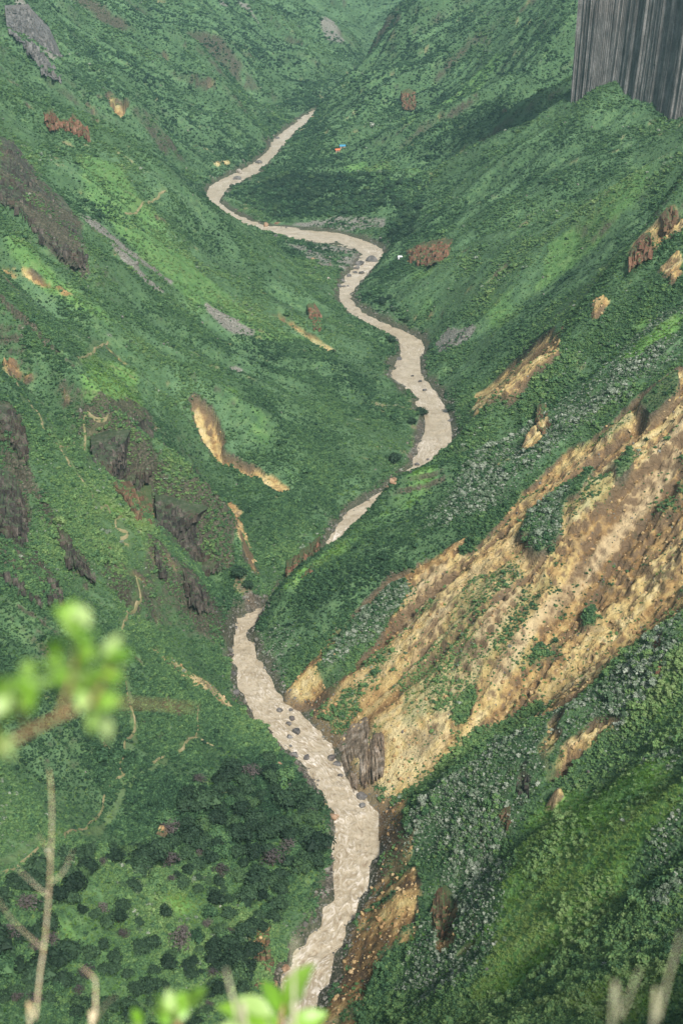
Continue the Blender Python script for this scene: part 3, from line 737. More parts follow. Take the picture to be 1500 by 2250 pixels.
# ------------------------------------------------------------------ river
BOULDERS = [
 (615, 1561, 17, 'g', 'flat dark boulder with a tan end in the rapids'), (638, 1560, 12, 'g', 'dark boulder against the right bank above the rapids'), (640, 1580, 16, 'g', 'dark boulder by the right bank at the head of the rapids'),
 (635, 1591, 14, 'g', 'low dark boulder just below the one at the head of the rapids'), (652, 1609, 24, 'g', 'widest grey boulder in the cluster in mid rapids'), (637, 1619, 17, 'g', 'round grey boulder on the near side of the rapids cluster'),
 (646, 1661, 22, 'g', 'large dark boulder of the pair standing in mid river'), (674, 1665, 17, 'g', 'smaller round dark boulder of the pair in mid river'), (729, 1667, 22, 'g', 'grey boulder at the foot of the ochre face'),
 (741, 1680, 18, 'g', 'dark boulder just downstream of the boulder at the ochre face'), (633, 1683, 11, 'g', 'small dark stone off the left bank tip'), (615, 1684, 24, 'o', 'low brown rock at the left bank tip'),
 (795, 1750, 27, 'g', 'long tilted grey boulder on the right bank'), (796, 1771, 19, 'g', 'dark wedge boulder below the long tilted one'), (733, 1797, 27, 'o', 'brown dark rock jutting from the left bank by the bushes'),
 (518, 1524, 20, 'g', 'grey boulder on the left bank at the narrows'), (509, 1481, 20, 'g', 'dark bank boulder upstream of the narrows'), (507, 1440, 16, 'g', 'dark rock on the left bank of the straight reach'), (518, 1381, 13, 'g', 'small dark rock at the left bank below the gully gravel'),
 (638, 1640, 9, 'g', 'smallest stone showing between the rapids boulders'), (748, 1705, 12, 'g', 'dark stone under the swirled rock'), (605, 2165, 20, 'o', 'rounded brown boulder at the bottom of the left bank'), (628, 2130, 22, 'o', 'bulky brown rock on the left bank below the scarp'),
 (584, 495, 20, 'o', 'tan slab boulder on the far bank above the gravel bar'), (607, 491, 15, 'o', 'tan block beside the tan slab boulder'), (817, 573, 30, 'g', 'biggest grey boulder at the river bend beside the gravel bar'), (791, 581, 21, 'g', 'grey boulder leaning on the biggest bend boulder'),
 (783, 590, 16, 'g', 'grey boulder next along the gravel bar edge'), (780, 598, 13, 'g', 'low grey boulder at the gravel bar edge'), (794, 600, 13, 'g', 'round dark boulder standing in the water off the gravel bar'), (765, 606, 13, 'g', 'grey rock midway along the gravel bar edge'),
 (752, 616, 11, 'g', 'small grey rock near the tail of the gravel bar'), (745, 629, 15, 'g', 'grey rock at the tail of the gravel bar'), (755, 629, 10, 'g', 'dark rock touching water at the gravel bar tail'), (765, 628, 7, 'g', 'little dark stone in the water at the gravel bar tail'),
 (679, 553, 13, 'g', 'brownish grey boulder on the upper gravel bar'), (688, 569, 13, 'o', 'tan pointed boulder on the gravel bar'), (721, 613, 14, 'p', 'pale boulder at the slope foot by the gravel bar'), (606, 520, 15, 'g', 'dark boulder at the head of the gravel bar'), (627, 519, 10, 'g', 'small dark boulder near the head of the gravel bar'),
 (727, 566, 12, 'p', 'pale flat boulder in the middle of the gravel bar'), (526, 379, 20, 'p', 'big pale boulder on the far left bank upstream'), (521, 393, 21, 'g', 'wide flat grey boulder below the big pale one'), (538, 451, 10, 'p', 'pale boulder among the trees of the far flats'),
 (610, 303, 13, 'g', 'grey boulder on the far upstream left bank'), (568, 357, 17, 'g', 'dark ledge rock on the far left bank'), (690, 258, 14, 'o', 'brown rock where the far river disappears'),
 (878, 790, 15, 'g', 'pale grey rock on the left bank tip at mid valley'), (866, 1060, 25, 'o', 'large tan boulder on the left bank at the spur foot'), (852, 1071, 17, 'o', 'tan boulder next to the large tan one'), (905, 1038, 15, 'g', 'dark boulder at the end of the pale gravel strip'),
 (916, 1021, 13, 'g', 'dark flat boulder in the shallows by the gravel strip'), (940, 1010, 9, 'g', 'small dark stone in mid river past the gravel strip'), (906, 826, 8, 'g', 'small dark stone in mid river at the upper bend'), (922, 838, 9, 'g', 'dark stone near the right bank at the upper bend'),
 (932, 857, 11, 'g', 'dark rock on the right bank at the upper bend'), (990, 924, 16, 'g', 'dark grey rock at the outer bend below the round tree'),
]
def river():
    nL, nR = resample(LB, 1.6), None
    n = 1400
    a = resample(LB, 0.5); b_ = resample(RB, 0.5)
    # pair the banks by their original control index so that the bends stay square to the flow
    ia = np.linspace(0, len(LB) - 1, n); 
    A = np.stack([np.interp(ia, np.arange(len(LB)), LB[:, k]) for k in (0, 1)], 1)
    ib = np.linspace(0, len(RB) - 1, n)
    B = np.stack([np.interp(ib, np.arange(len(RB)), RB[:, k]) for k in (0, 1)], 1)
    w = 42
    s = np.linspace(-0.22, 1.22, w)
    P = A[:, None] * (1 - s[None, :, None]) + B[:, None] * s[None, :, None]
    x, y = P[..., 0], P[..., 1]
    z = (fbm(x / 5.5, y / 5.5, 3, 1) - 0.5) * 0.9 + (fbm(x / 1.7, y / 1.7, 2, 2) - 0.5) * 0.45
    lat = np.clip(1 - np.abs(s - 0.5) * 1.6, 0.15, 1)[None]
    V = np.stack([x, y, z * lat], -1).reshape(-1, 3)
    i = (np.arange(n - 1)[:, None] * w + np.arange(w - 1)[None]).ravel()
    F = np.stack([i, i + 1, i + 1 + w, i + w], 1)
    me = mesh_np('river', V, F)
    al = np.r_[0, np.cumsum(np.linalg.norm(np.diff((A + B) / 2, axis=0), axis=1))]
    fvv = np.stack([s[None] * np.linalg.norm(A - B, axis=1)[:, None], np.repeat(al[:, None] * 0.45, w, 1), 0 * z], -1)
    fa = me.attributes.new('along', 'FLOAT_VECTOR', 'POINT'); fa.data.foreach_set('vector', fvv.astype(np.float32).ravel())
    wake = np.zeros_like(z)
    for (uu, vv, px, kd, lab) in BOULDERS:
        q = atz(uu, vv, 0); rr = px / FPX * np.linalg.norm(q - np.array([0, 0, CAM_Z]))
        wake = np.maximum(wake, np.exp(-((x - q[0]) ** 2 + (y - q[1] + rr * .5) ** 2) / (1.1 * rr) ** 2))
    foam = wake * 0.9 + np.clip((fbm(x / 40, y / 40, 2, 3) - 0.40) * 3.2, 0, 1) * np.ones_like(z)
    put_color(me, 'flow', np.stack([foam, np.clip(z + 0.5, 0, 1), np.repeat(s[None], n, 0), np.ones_like(z)], -1).reshape(-1, 4))
    m, nn, b = mat('muddy_water')
    pos = nd(nn, 'ShaderNodeNewGeometry').outputs['Position']
    at_ = nd(nn, 'ShaderNodeAttribute', attribute_name='flow')
    fv = nd(nn, 'ShaderNodeAttribute', attribute_name='along').outputs['Vector']
    sp = nd(nn, 'ShaderNodeSeparateColor'); nn.links.new(at_.outputs['Color'], sp.inputs[0])
    n1 = noise(nn, pos, 0.16, 5, 0.6, 1.2); n2 = noise(nn, fv, 0.42, 5, 0.68, 2.2); n3 = noise(nn, pos, 1.7, 3, 0.6, 1.0)
    c = ramp(nn, n1, [(0.32, (0.270, 0.215, 0.140)), (0.52, (0.365, 0.302, 0.208)), (0.75, (0.435, 0.367, 0.265))])
    f = math_(nn, 'MULTIPLY', maprange(nn, n2, 0.50, 0.60), maprange(nn, sp.outputs[0], 0.0, 0.9, 0.25, 1.0))
    f = math_(nn, 'MULTIPLY', f, maprange(nn, sp.outputs[1], 0.30, 0.68, 0.25, 1.0))
    c = mixc(nn, f, c, (0.680, 0.610, 0.520))
    c = mixc(nn, maprange(nn, n2, 0.34, 0.44, 0.65, 0.0), c, (0.19, 0.130, 0.080))
    nn.links.new(c, b.inputs['Base Color'])
    b.inputs['Roughness'].default_value = 0.3
    bump(nn, b, math_(nn, 'ADD', n2, math_(nn, 'MULTIPLY', n3, 0.4)), 0.55, 0.8)
    me.materials.append(m)
    link('river', me, kind='structure')
river()

# ------------------------------------------------------------------ rock faces standing out of the slopes
def block(r):
    x = r.uniform(0.38, 0.55, 8); y = r.uniform(0.38, 0.55, 8)
    b = np.array([(-1, -1, -1), (1, -1, -1), (1, 1, -1), (-1, 1, -1), (-1, -1, 1), (1, -1, 1), (1, 1, 1), (-1, 1, 1)], float)
    tp = np.where(b[:, 2] > 0, r.uniform(0.65, 1.0), 1.0)
    v = np.stack([b[:, 0] * x * tp, b[:, 1] * y * tp, b[:, 2] * 0.5 + r.uniform(-0.2, 0.2, 8)], 1)
    return v, np.array([(0, 3, 2, 1), (4, 5, 6, 7), (0, 1, 5, 4), (1, 2, 6, 5), (2, 3, 7, 6), (3, 0, 4, 7)])
def rock_face(label, top, bot, out, m, colw=2.6, seed=0, lean=0.35, name='rock_outcrop', cat='rock outcrop', group=None):
    r = np.random.default_rng(900 + seed)
    T = np.array([hit2(u, v)[0] for u, v in top]); B = np.array([hit2(u, v)[0] for u, v in bot])
    ln = max(np.linalg.norm(np.diff(T, axis=0), axis=1).sum(), np.linalg.norm(np.diff(B, axis=0), axis=1).sum())
    hgt = np.linalg.norm(T.mean(0) - B.mean(0))
    px = np.linalg.norm(T.mean(0) - np.array([0, 0, CAM_Z])) / 1421.0
    ns = int(np.clip(ln / (px * 0.8), 40, 300)); nw = int(np.clip(hgt / (px * 1.6), 14, 90))
    def rs(P, n):
        d = np.r_[0, np.cumsum(np.linalg.norm(np.diff(P, axis=0), axis=1))]; s = np.linspace(0, d[-1], n)
        return np.stack([np.interp(s, d, P[:, k]) for k in range(3)], 1)
    T, B = rs(T, ns), rs(B, ns)
    s = np.linspace(0, 1, ns)[:, None]; w = np.linspace(0, 1, nw)[None]
    L = s * ln
    drop = B - T
    hd = np.c_[drop[:, :2], np.zeros(ns)]
    hn = hd / (np.linalg.norm(hd, axis=1)[:, None] + 1e-6)
    # smooth the outward direction along the face, turn it toward open air
    for _ in range(ns // 3):
        g = np.pad(hn, ((1, 1), (0, 0)), mode='edge'); hn = (g[:-2] + 2 * hn + g[2:]) / 4
    hn /= np.linalg.norm(hn, axis=1)[:, None] + 1e-6
    prof = 1 - (1 - w) ** (1 + lean * 1.2)
    P = T[:, None] + drop[:, None] * np.stack([prof + 0 * s, prof + 0 * s, w + 0 * s], -1)
    # columns: stepped widths and setbacks, broken by ledges
    nb = int(ln / colw) + 2
    cut = np.cumsum(r.exponential(1.0, nb) ** 1.3 + 0.15); cut *= ln / cut[-1]
    idx = np.searchsorted(cut, L[:, 0] + 0.5 * np.sin(L[:, 0] * 1.3))
    setb = r.normal(0, 1, nb + 1)[idx][:, None]
    lo = np.r_[0, cut][idx][:, None]; hi = np.r_[cut, ln][np.minimum(idx, nb)][:, None]
    q = np.clip((L - lo) / np.maximum(hi - lo, 0.3), 0, 1)
    rnd = np.sqrt(np.clip(1 - (2 * q - 1) ** 2, 0, 1))
    hh = w * hgt
    led = fbm(L / 5 + 0 * hh + idx[:, None] * 3.7, hh / 7 + idx[:, None] * 1.3, 3, seed) - 0.5
    jag = fbm(L / 1.6 + 0 * hh, hh / 5.0, 3, seed + 2) - 0.5
    ee = np.clip(np.minimum(s / 0.07, (1 - s) / 0.07) + 0.5 * jag, 0, 1) ** 0.7
    ew = np.clip(np.minimum(w / 0.10, (1 - w) / 0.05), 0, 1)
    dsp = out * (0.50 + 0.50 * setb + 0.60 * rnd + 2.6 * led + 2.2 * jag + 0.9 * np.sign(np.sin(hh / 2.3 + idx[:, None] * 2.1 + 3 * led)) * 0.3)
    dsp = np.maximum(dsp, 0.05 * out) * ee * ew - (1 - ee * ew) * 0.8
    dsp = dsp + 2.2 * ee * ew                              # clear of the hillside
    P = P + hn[:, None] * dsp[..., None]
    P[..., 2] += (fbm(L / 3 + 0 * hh, hh / 3, 2, seed + 4) - 0.5) * 1.2 * ew * ee
    V = [P.reshape(-1, 3)]
    i = (np.arange(ns - 1)[:, None] * nw + np.arange(nw - 1)[None]).ravel()
    F = [np.stack([i, i + 1, i + 1 + nw, i + nw], 1)]
    # angular blocks and pillars standing out of the face
    area = ln * hgt; nblk = 0 if m is M_SWIRL else int(np.clip(area / (colw * colw * 2.2), 8, 150)); n0 = len(V[0])
    for k in range(nblk):
        a = int(r.integers(2, ns - 2)); b = int(r.uniform(0.12, 0.96) * (nw - 1))
        wd = colw * r.uniform(0.35, 0.95); hg = wd * r.uniform(0.9, 2.3)
        bv, bf = block(r)
        o3 = hn[a]; t3 = np.array([-o3[1], o3[0], 0.0]); q = r.normal(0, 0.35)
        t3, o3 = t3 * math.cos(q) + o3 * math.sin(q), o3 * math.cos(q) - t3 * math.sin(q)
        up = np.array([0, 0, 1.0]) - o3 * r.uniform(0.0, 0.35) + t3 * r.normal(0, 0.10)
        c = P[a, b] + o3 * wd * r.uniform(-0.35, 0.25)
        V.append(c + bv[:, :1] * t3 * wd + bv[:, 1:2] * o3 * wd * 0.9 + bv[:, 2:] * up * hg)
        F.append(bf + n0); n0 += len(bv)
    V = np.vstack(V); F = np.vstack(F)
    me = mesh_np(name, V, F, False)
    me.materials.append(m)
    p = dict(label=label, category=cat)
    if group: p['group'] = group
    return link(name, me, **p)
FMAT = dict(dark=M_CLIFF, brown=M_BROWN, rust=M_RUST, swirl=M_SWIRL, basalt=M_BASALT)
for i, f in enumerate(FACES):
    rock_face(f[0], f[1], f[2], f[3] * 1.2, FMAT[f[4]], f[5], i)

# ------------------------------------------------------------------ the columnar basalt cliff
def basalt_cliff():
    base = [(1250, 208, 1078), (1285, 200, 1072), (1330, 203, 1062), (1390, 214, 1040), (1440, 236, 1016), (1500, 252, 990), (1620, 268, 970)]
    Bp = resample([at(*p) for p in base], 0.4)
    root = bpy.data.objects.new('basalt_cliff', None); COL.objects.link(root)
    root['label'] = 'sheer grey cliff of upright basalt columns above the green slope'; root['category'] = 'cliff'
    d = np.r_[0, np.cumsum(np.linalg.norm(np.diff(Bp, axis=0), axis=1))]
    r = np.random.default_rng(5)
    s = 0.0; k = 0; meshes = []
    front = np.array([-0.35, -0.94, 0.0])
    while s < d[-1] - 1:
        wd = r.uniform(2.0, 5.2)
        c = np.array([np.interp(s + wd / 2, d, Bp[:, j]) for j in range(3)])
        tan = np.array([np.interp(s + wd, d, Bp[:, j]) for j in range(3)]) - np.array([np.interp(s, d, Bp[:, j]) for j in range(3)])
        tan[2] = 0; tan /= np.linalg.norm(tan); out = np.array([tan[1], -tan[0], 0]); 
        if out @ front < 0: out = -out
        H = 170.0 + r.uniform(-6, 6); z0 = -16.0
        nf = 2 if wd < 2.6 else 3
        off = r.normal(0, 0.6) + 1.6 * math.sin(s * 0.13) + 0.8 * math.sin(s * 0.41 + 1)
        off -= max(0, 5 - k) ** 1.4 * 0.8                # the outer corner is worn back
        zc = np.unique(np.r_[z0, np.sort(r.uniform(4, 150, 5)), H]); vs = []; fs = []
        brk = np.cumsum(r.normal(0, 0.22, len(zc))); prev = None
        sec = []
        for q in range(nf):                              # faceted flutes
            a0 = -wd / 2 + wd * q / nf; a1 = -wd / 2 + wd * (q + 1) / nf; e = r.uniform(0.4, 1.1)
            sec += [(a0, 0.0), (a0 + (a1 - a0) * 0.3, e), (a0 + (a1 - a0) * 0.72, e * r.uniform(0.7, 1.1))]
        sec += [(wd / 2, 0.0), (wd / 2, -9.0), (-wd / 2, -9.0)]
        n = len(sec)
        def ring(z, o):
            lean = -0.055 * z
            return [tuple(tan * a + out * (b + (o + off + 0.03 * max(0, 30 - z) if b > -5 else 0) + lean) + np.array([0, 0, z])) for a, b in sec]
        for j in range(len(zc) - 1):
            b0 = len(vs); vs += ring(zc[j], brk[j]) + ring(zc[j + 1], brk[j])
            fs += [(b0 + i, b0 + (i + 1) % n, b0 + n + (i + 1) % n, b0 + n + i) for i in range(n)]
            fs.append(tuple(range(b0 + 2 * n - 1, b0 + n - 1, -1)) [::-1])
            fs.append(tuple(range(b0 + n - 1, b0 - 1, -1)))
        me = bpy.data.meshes.new('column'); me.from_pydata(vs, [], fs); me.update(); me.materials.append(M_BASALT)
        o = link('column', me, root); o.location = c
        s += wd; k += 1
    # the mass behind the columns
    P = resample([at(*p) for p in base], 6.0)
    back = P + np.array([0.35, 0.94, 0]) * 70
    n = len(P); vs = []
    for arr, inset in ((P, 6.0), (back, 0.0)):
        for z in (-20.0, 165.0):
            for p in arr:
                q = p - front * inset; sh = front * (-0.055 * z)
                vs.append((q[0] + sh[0], q[1] + sh[1], p[2] + z))
    g = lambda a, b, i: (a * 2 + b) * n + i
    fs = []
    for i in range(n - 1):
        fs += [(g(0, 0, i), g(0, 0, i + 1), g(0, 1, i + 1), g(0, 1, i)), (g(1, 0, i + 1), g(1, 0, i), g(1, 1, i), g(1, 1, i + 1)),
               (g(0, 1, i), g(0, 1, i + 1), g(1, 1, i + 1), g(1, 1, i))]
    for i in (0, n - 1): fs.append((g(0, 0, i), g(0, 1, i), g(1, 1, i), g(1, 0, i)))
    me = bpy.data.meshes.new('rock_mass'); me.from_pydata(vs, [], fs); me.update(); me.materials.append(M_BASALT)
    link('rock_mass', me, root)
    print('columns', k)
basalt_cliff()
print('rocks', time.time() - T0)
# ------------------------------------------------------------------ foliage
def leaf_material(name, stops, spec=0.15, trans=0.25):
    m, n, b = mat(name)
    at_ = nd(n, 'ShaderNodeAttribute', attribute_name='tint', attribute_type='INSTANCER')
    oi = nd(n, 'ShaderNodeObjectInfo')
    gm = nd(n, 'ShaderNodeNewGeometry')
    f = math_(n, 'ADD', at_.outputs['Fac'], math_(n, 'MULTIPLY', math_(n, 'SUBTRACT', oi.outputs['Random'], 0.5), 0.34))
    f = math_(n, 'ADD', f, math_(n, 'MULTIPLY', math_(n, 'SUBTRACT', gm.outputs['Random Per Island'], 0.5), 0.42))
    c = ramp(n, f, stops)
    n.links.new(c, b.inputs['Base Color'])
    b.inputs['Roughness'].default_value = 0.7
    b.inputs['Specular IOR Level'].default_value = spec
    tr = nd(n, 'ShaderNodeBsdfTranslucent'); n.links.new(c, tr.inputs[0])
    mx = nd(n, 'ShaderNodeMixShader'); mx.inputs[0].default_value = trans
    n.links.new(b.outputs[0], mx.inputs[1]); n.links.new(tr.outputs[0], mx.inputs[2])
    n.links.new(mx.outputs[0], n.nodes['Material Output'].inputs['Surface'])
    return m
M_SHRUB = leaf_material('shrub_leaves', [(0.0, (0.017, 0.040, 0.023)), (0.26, (0.042, 0.095, 0.046)), (0.50, (0.082, 0.162, 0.069)), (0.76, (0.140, 0.238, 0.078)), (1.0, (0.205, 0.285, 0.110))])
M_SILVER = leaf_material('silver_leaves', [(0.0, (0.040, 0.082, 0.036)), (0.40, (0.095, 0.150, 0.080)), (0.62, (0.220, 0.265, 0.190)), (1.0, (0.42, 0.445, 0.36))])
M_TREE = leaf_material('tree_leaves', [(0.0, (0.015, 0.031, 0.019)), (0.35, (0.034, 0.066, 0.036)), (0.6, (0.058, 0.108, 0.052)), (0.85, (0.085, 0.150, 0.052)), (1.0, (0.11, 0.16, 0.07))])
M_GREYT = leaf_material('bare_twigs', [(0.0, (0.045, 0.038, 0.040)), (0.5, (0.095, 0.080, 0.075)), (1.0, (0.16, 0.14, 0.12))], trans=0.1)
M_TUFT = leaf_material('grass_blades', [(0.0, (0.040, 0.095, 0.018)), (0.5, (0.090, 0.190, 0.030)), (1.0, (0.190, 0.270, 0.075))])
def bark_material():
    m, n, b = mat('bark')
    pos = nd(n, 'ShaderNodeNewGeometry').outputs['Position']
    n.links.new(ramp(n, noise(n, pos, 6, 4), [(0.3, (0.05, 0.04, 0.03)), (0.7, (0.15, 0.12, 0.09))]), b.inputs['Base Color'])
    b.inputs['Roughness'].default_value = 0.9
    return m
M_BARK = bark_material()

def leaf_ball(r, nleaf, nlobe, size, flat=0.8, spread=0.55, up=0.35, core=True, lift=0.55):
    """leaf-sized faces spread over uneven lobes, with a small dense heart"""
    V = []; F = []
    lob = r.normal(0, 1, (nlobe, 3)); lob /= np.linalg.norm(lob, axis=1)[:, None]
    lob *= spread * r.uniform(0.5, 1.0, (nlobe, 1)); lob[:, 2] = np.abs(lob[:, 2]) * flat
    lob[0] = (0, 0, 0.1)
    lr = r.uniform(0.34, 0.6, nlobe)
    k = r.integers(0, nlobe, nleaf)
    d = r.normal(0, 1, (nleaf, 3)); d[:, 2] += 0.35; d /= np.linalg.norm(d, axis=1)[:, None]
    c = lob[k] + d * lr[k][:, None] * r.uniform(0.72, 1.08, (nleaf, 1)) * np.array([1, 1, flat])
    c[:, 2] = np.maximum(c[:, 2] + lift * flat, 0.02)
    nn = d + r.normal(0, 0.55, (nleaf, 3)); nn[:, 2] += up; nn /= np.linalg.norm(nn, axis=1)[:, None]
    t = np.cross(nn, r.normal(0, 1, (nleaf, 3))); t /= np.linalg.norm(t, axis=1)[:, None] + 1e-9
    b = np.cross(nn, t)
    s = size * r.uniform(0.6, 1.35, (nleaf, 1))
    q = np.stack([c - t * s * 0.9 - b * s * 0.3, c + t * s * 0.1 - b * s * 0.75 + nn * s * .15, c + t * s - b * s * 0.05, c - t * s * 0.1 + b * s * 0.75 + nn * s * .15], 1)
    V = q.reshape(-1, 3); F = np.arange(nleaf * 4).reshape(-1, 4)
    if core:
        for j in range(nlobe):                           # dark heart of each lobe: a low octahedron-like hull
            cc = lob[j] + np.array([0, 0, lift * flat]); rr = lr[j] * 0.72
            pts = np.array([[1, 0, 0], [0, 1, 0], [-1, 0, 0], [0, -1, 0], [0, 0, 1], [0, 0, -1]]) * rr * np.array([1, 1, flat]) + cc
            pts[:, 2] = np.maximum(pts[:, 2], 0.0)
            b0 = len(V); V = np.vstack([V, pts])
            F = np.vstack([F, [[b0 + a, b0 + (a + 1) % 4, b0 + 4, b0 + 4] for a in range(4)], [[b0 + (a + 1) % 4, b0 + a, b0 + 5, b0 + 5] for a in range(4)]])
    return V, F
def mesh_mixed(name, V, F, m, smooth_=False):
    fs = [tuple(f[:3]) if f[2] == f[3] else tuple(f) for f in np.asarray(F).tolist()]
    me = bpy.data.meshes.new(name); me.from_pydata(np.asarray(V).tolist(), [], fs); me.update()
    me.materials.append(m)
    return me

# ---- scatter: one object holding a pattern plant and the points it stands on
_gn = {}
def scatter_group():
    if 'g' in _gn: return _gn['g']
    g = bpy.data.node_groups.new('stand', 'GeometryNodeTree')
    g.interface.new_socket('Geometry', in_out='INPUT', socket_type='NodeSocketGeometry')
    g.interface.new_socket('Geometry', in_out='OUTPUT', socket_type='NodeSocketGeometry')
    N = g.nodes; i = N.new('NodeGroupInput'); o = N.new('NodeGroupOutput')
    def attr(name, typ):
        a = N.new('GeometryNodeInputNamedAttribute'); a.data_type = typ; a.inputs[0].default_value = name
        return a.outputs[0]
    sep = N.new('GeometryNodeSeparateGeometry'); sep.domain = 'POINT'
    g.links.new(i.outputs[0], sep.inputs[0]); g.links.new(attr('stands', 'BOOLEAN'), sep.inputs[1])
    mp = N.new('GeometryNodeMeshToPoints'); g.links.new(sep.outputs[0], mp.inputs[0])
    ip = N.new('GeometryNodeInstanceOnPoints')
    g.links.new(mp.outputs[0], ip.inputs['Points']); g.links.new(sep.outputs[1], ip.inputs['Instance'])
    g.links.new(attr('turn', 'FLOAT_VECTOR'), ip.inputs['Rotation']); g.links.new(attr('size', 'FLOAT_VECTOR'), ip.inputs['Scale'])
    g.links.new(ip.outputs[0], o.inputs[0])
    _gn['g'] = g
    return g
def scatter(name, PV, PF, m, pts, size, turn, tint, **props):
    n0 = len(PV); n = len(pts)
    fs = [tuple(f[:3]) if f[2] == f[3] else tuple(f) for f in np.asarray(PF).tolist()]
    me = bpy.data.meshes.new(name)
    me.from_pydata(np.asarray(PV).tolist(), [], fs)
    me.vertices.add(n)
    co = np.vstack([PV, pts]).astype(np.float32)
    me.vertices.foreach_set('co', co.ravel())
    def put(nm, typ, key, arr, w):
        a = me.attributes.new(nm, typ, 'POINT')
        full = np.zeros((n0 + n, w), np.float32 if typ != 'BOOLEAN' else bool); full[n0:] = np.asarray(arr).reshape(n, w)
        a.data.foreach_set(key, full.ravel())
    put('stands', 'BOOLEAN', 'value', np.ones(n, bool), 1)
    put('size', 'FLOAT_VECTOR', 'vector', size, 3)
    put('turn', 'FLOAT_VECTOR', 'vector', turn, 3)
    put('tint', 'FLOAT', 'value', tint, 1)
    me.materials.append(m); me.update()
    o = link(name, me, **props)
    md = o.modifiers.new('stand', 'NODES'); md.node_group = scatter_group()
    return o

# candidates, evenly over the sheet as it is meshed (so the cover thins with distance as the bushes grow less distinct)
vis_rows = np.where((ys > 150) & (ys < 3300))[0]
vis_cols = np.where(np.abs(ks) < 0.30)[0]
def candidates(n, seed):
    r = np.random.default_rng(seed)
    a = r.uniform(vis_rows[0], vis_rows[-1] - 1, n); b = r.uniform(vis_cols[0], vis_cols[-1] - 1, n)
    i, j = a.astype(int), b.astype(int); fa, fb = a - i, b - j
    def lerp(G): return (G[i, j] * (1 - fb) + G[i, j + 1] * fb) * (1 - fa) + (G[i + 1, j] * (1 - fb) + G[i + 1, j + 1] * fb) * fa
    P = np.stack([lerp(TX), lerp(TY), lerp(TZ)], 1)
    k = i * tnx + j
    return P, k, r
def in_view(P, pad=60):
    d = P - np.array([0, 0, CAM_Z])
    dep = d[:, 1] * CP - d[:, 2] * SP; upv = d[:, 1] * SP + d[:, 2] * CP
    u = 750 + FPX * d[:, 0] / dep; v = 1125 - FPX * upv / dep
    return (u > -pad) & (u < 1500 + pad) & (v > -pad) & (v < 2250 + pad), dep, u, v
# which part of the sheet can be seen at all (coarse horizon sweep along each fan column)
elev = (TZ - CAM_Z) / np.maximum(np.hypot(TX, TY), 1.0)
horizon = np.maximum.accumulate(np.where(TY > 100, elev, -9), axis=0)
SEEN = (elev >= horizon - 0.012).ravel()
wood_v = zsample(Z_WOOD, fx_, fy_); terr_v = zsample(Z_TERR, fx_, fy_)

def cover_points(n, seed):
    P, k, r = candidates(n, seed)
    ok, dep, u, v = in_view(P)
    ok &= SEEN[k] & (rd[k] > 4) & (P[:, 2] > 0.8)
    return P[ok], k[ok], dep[ok], u[ok], v[ok], r
P, k, dep, u, v, r = cover_points(1650000, 21)
pn = fbm(P[:, 0] / 16, P[:, 1] / 16, 3, 2); pm = fbm(P[:, 0] / 60, P[:, 1] / 60, 3, 5)
keep_p = (1 - 0.965 * soil[k]) * (1 - 0.8 * scree[k]) * (1 - 0.40 * rock[k]) * (1 - 0.97 * path[k])
keep_p = keep_p * (0.30 + 0.45 * smooth(900, 1250, dep) + 0.70 * smooth(0.36, 0.54, pn + 0.1 * L2[k] * 0.3)) * (1 - 0.86 * grass[k]) * (1 - 0.25 * smooth(0.4, 0.7, wood_v[k]))
ok = r.random(len(P)) < keep_p
P, k, dep, u, v, pn, pm = P[ok], k[ok], dep[ok], u[ok], v[ok], pn[ok], pm[ok]
n = len(P)
is_silv = r.random(n) < silv[k] * 0.62 + 0.05 * smooth(0.5, 0.7, pm)
size = r.gamma(5.0, 0.2, n) * (0.48 + 0.02 * smooth(300, 700, dep) + 0.60 * smooth(700, 1900, dep)) * (0.8 + 0.5 * smooth(0.4, 0.65, pn))
size = np.where(r.random(n) < 0.03 + 0.04 * smooth(0.55, 0.7, pm), size * r.uniform(1.4, 2.0, n), size)
size = np.clip(size, 0.3, 4.2) * (1 - 0.35 * soil[k]) * (1 + 0.5 * smooth(0.4, 0.6, terr_v[k]))
tint = 0.42 + (pm - 0.5) * 0.8 + (pn - 0.5) * 0.35 + 0.05 * L0[k] + 0.30 * grass[k] + 0.20 * smooth(440, 380, dep) * (u > 850) - 0.14 * smooth(0.4, 0.6, terr_v[k]) - 0.12 * smooth(950, 1300, dep) - 0.04 * smooth(0.4, 0.7, wood_v[k]) + r.normal(0, 0.07, n)  # distant scrub tinted darker: cloud shade put into the leaf colour
tint = np.where(is_silv, 0.44 + r.normal(0, 0.17, n) + 0.10 * silv[k], tint)
print('shrubs', n, 'silver', is_silv.sum(), time.time() - T0)
turn = np.stack([r.normal(0, 0.12, n), r.normal(0, 0.12, n), r.uniform(0, 6.28, n)], 1)
sz3 = size[:, None] * np.stack([r.uniform(0.8, 1.25, n), r.uniform(0.8, 1.25, n), r.uniform(0.7, 1.15, n)], 1)
BALLS = [leaf_ball(np.random.default_rng(70 + i), 84, 5, 0.20) for i in range(3)]
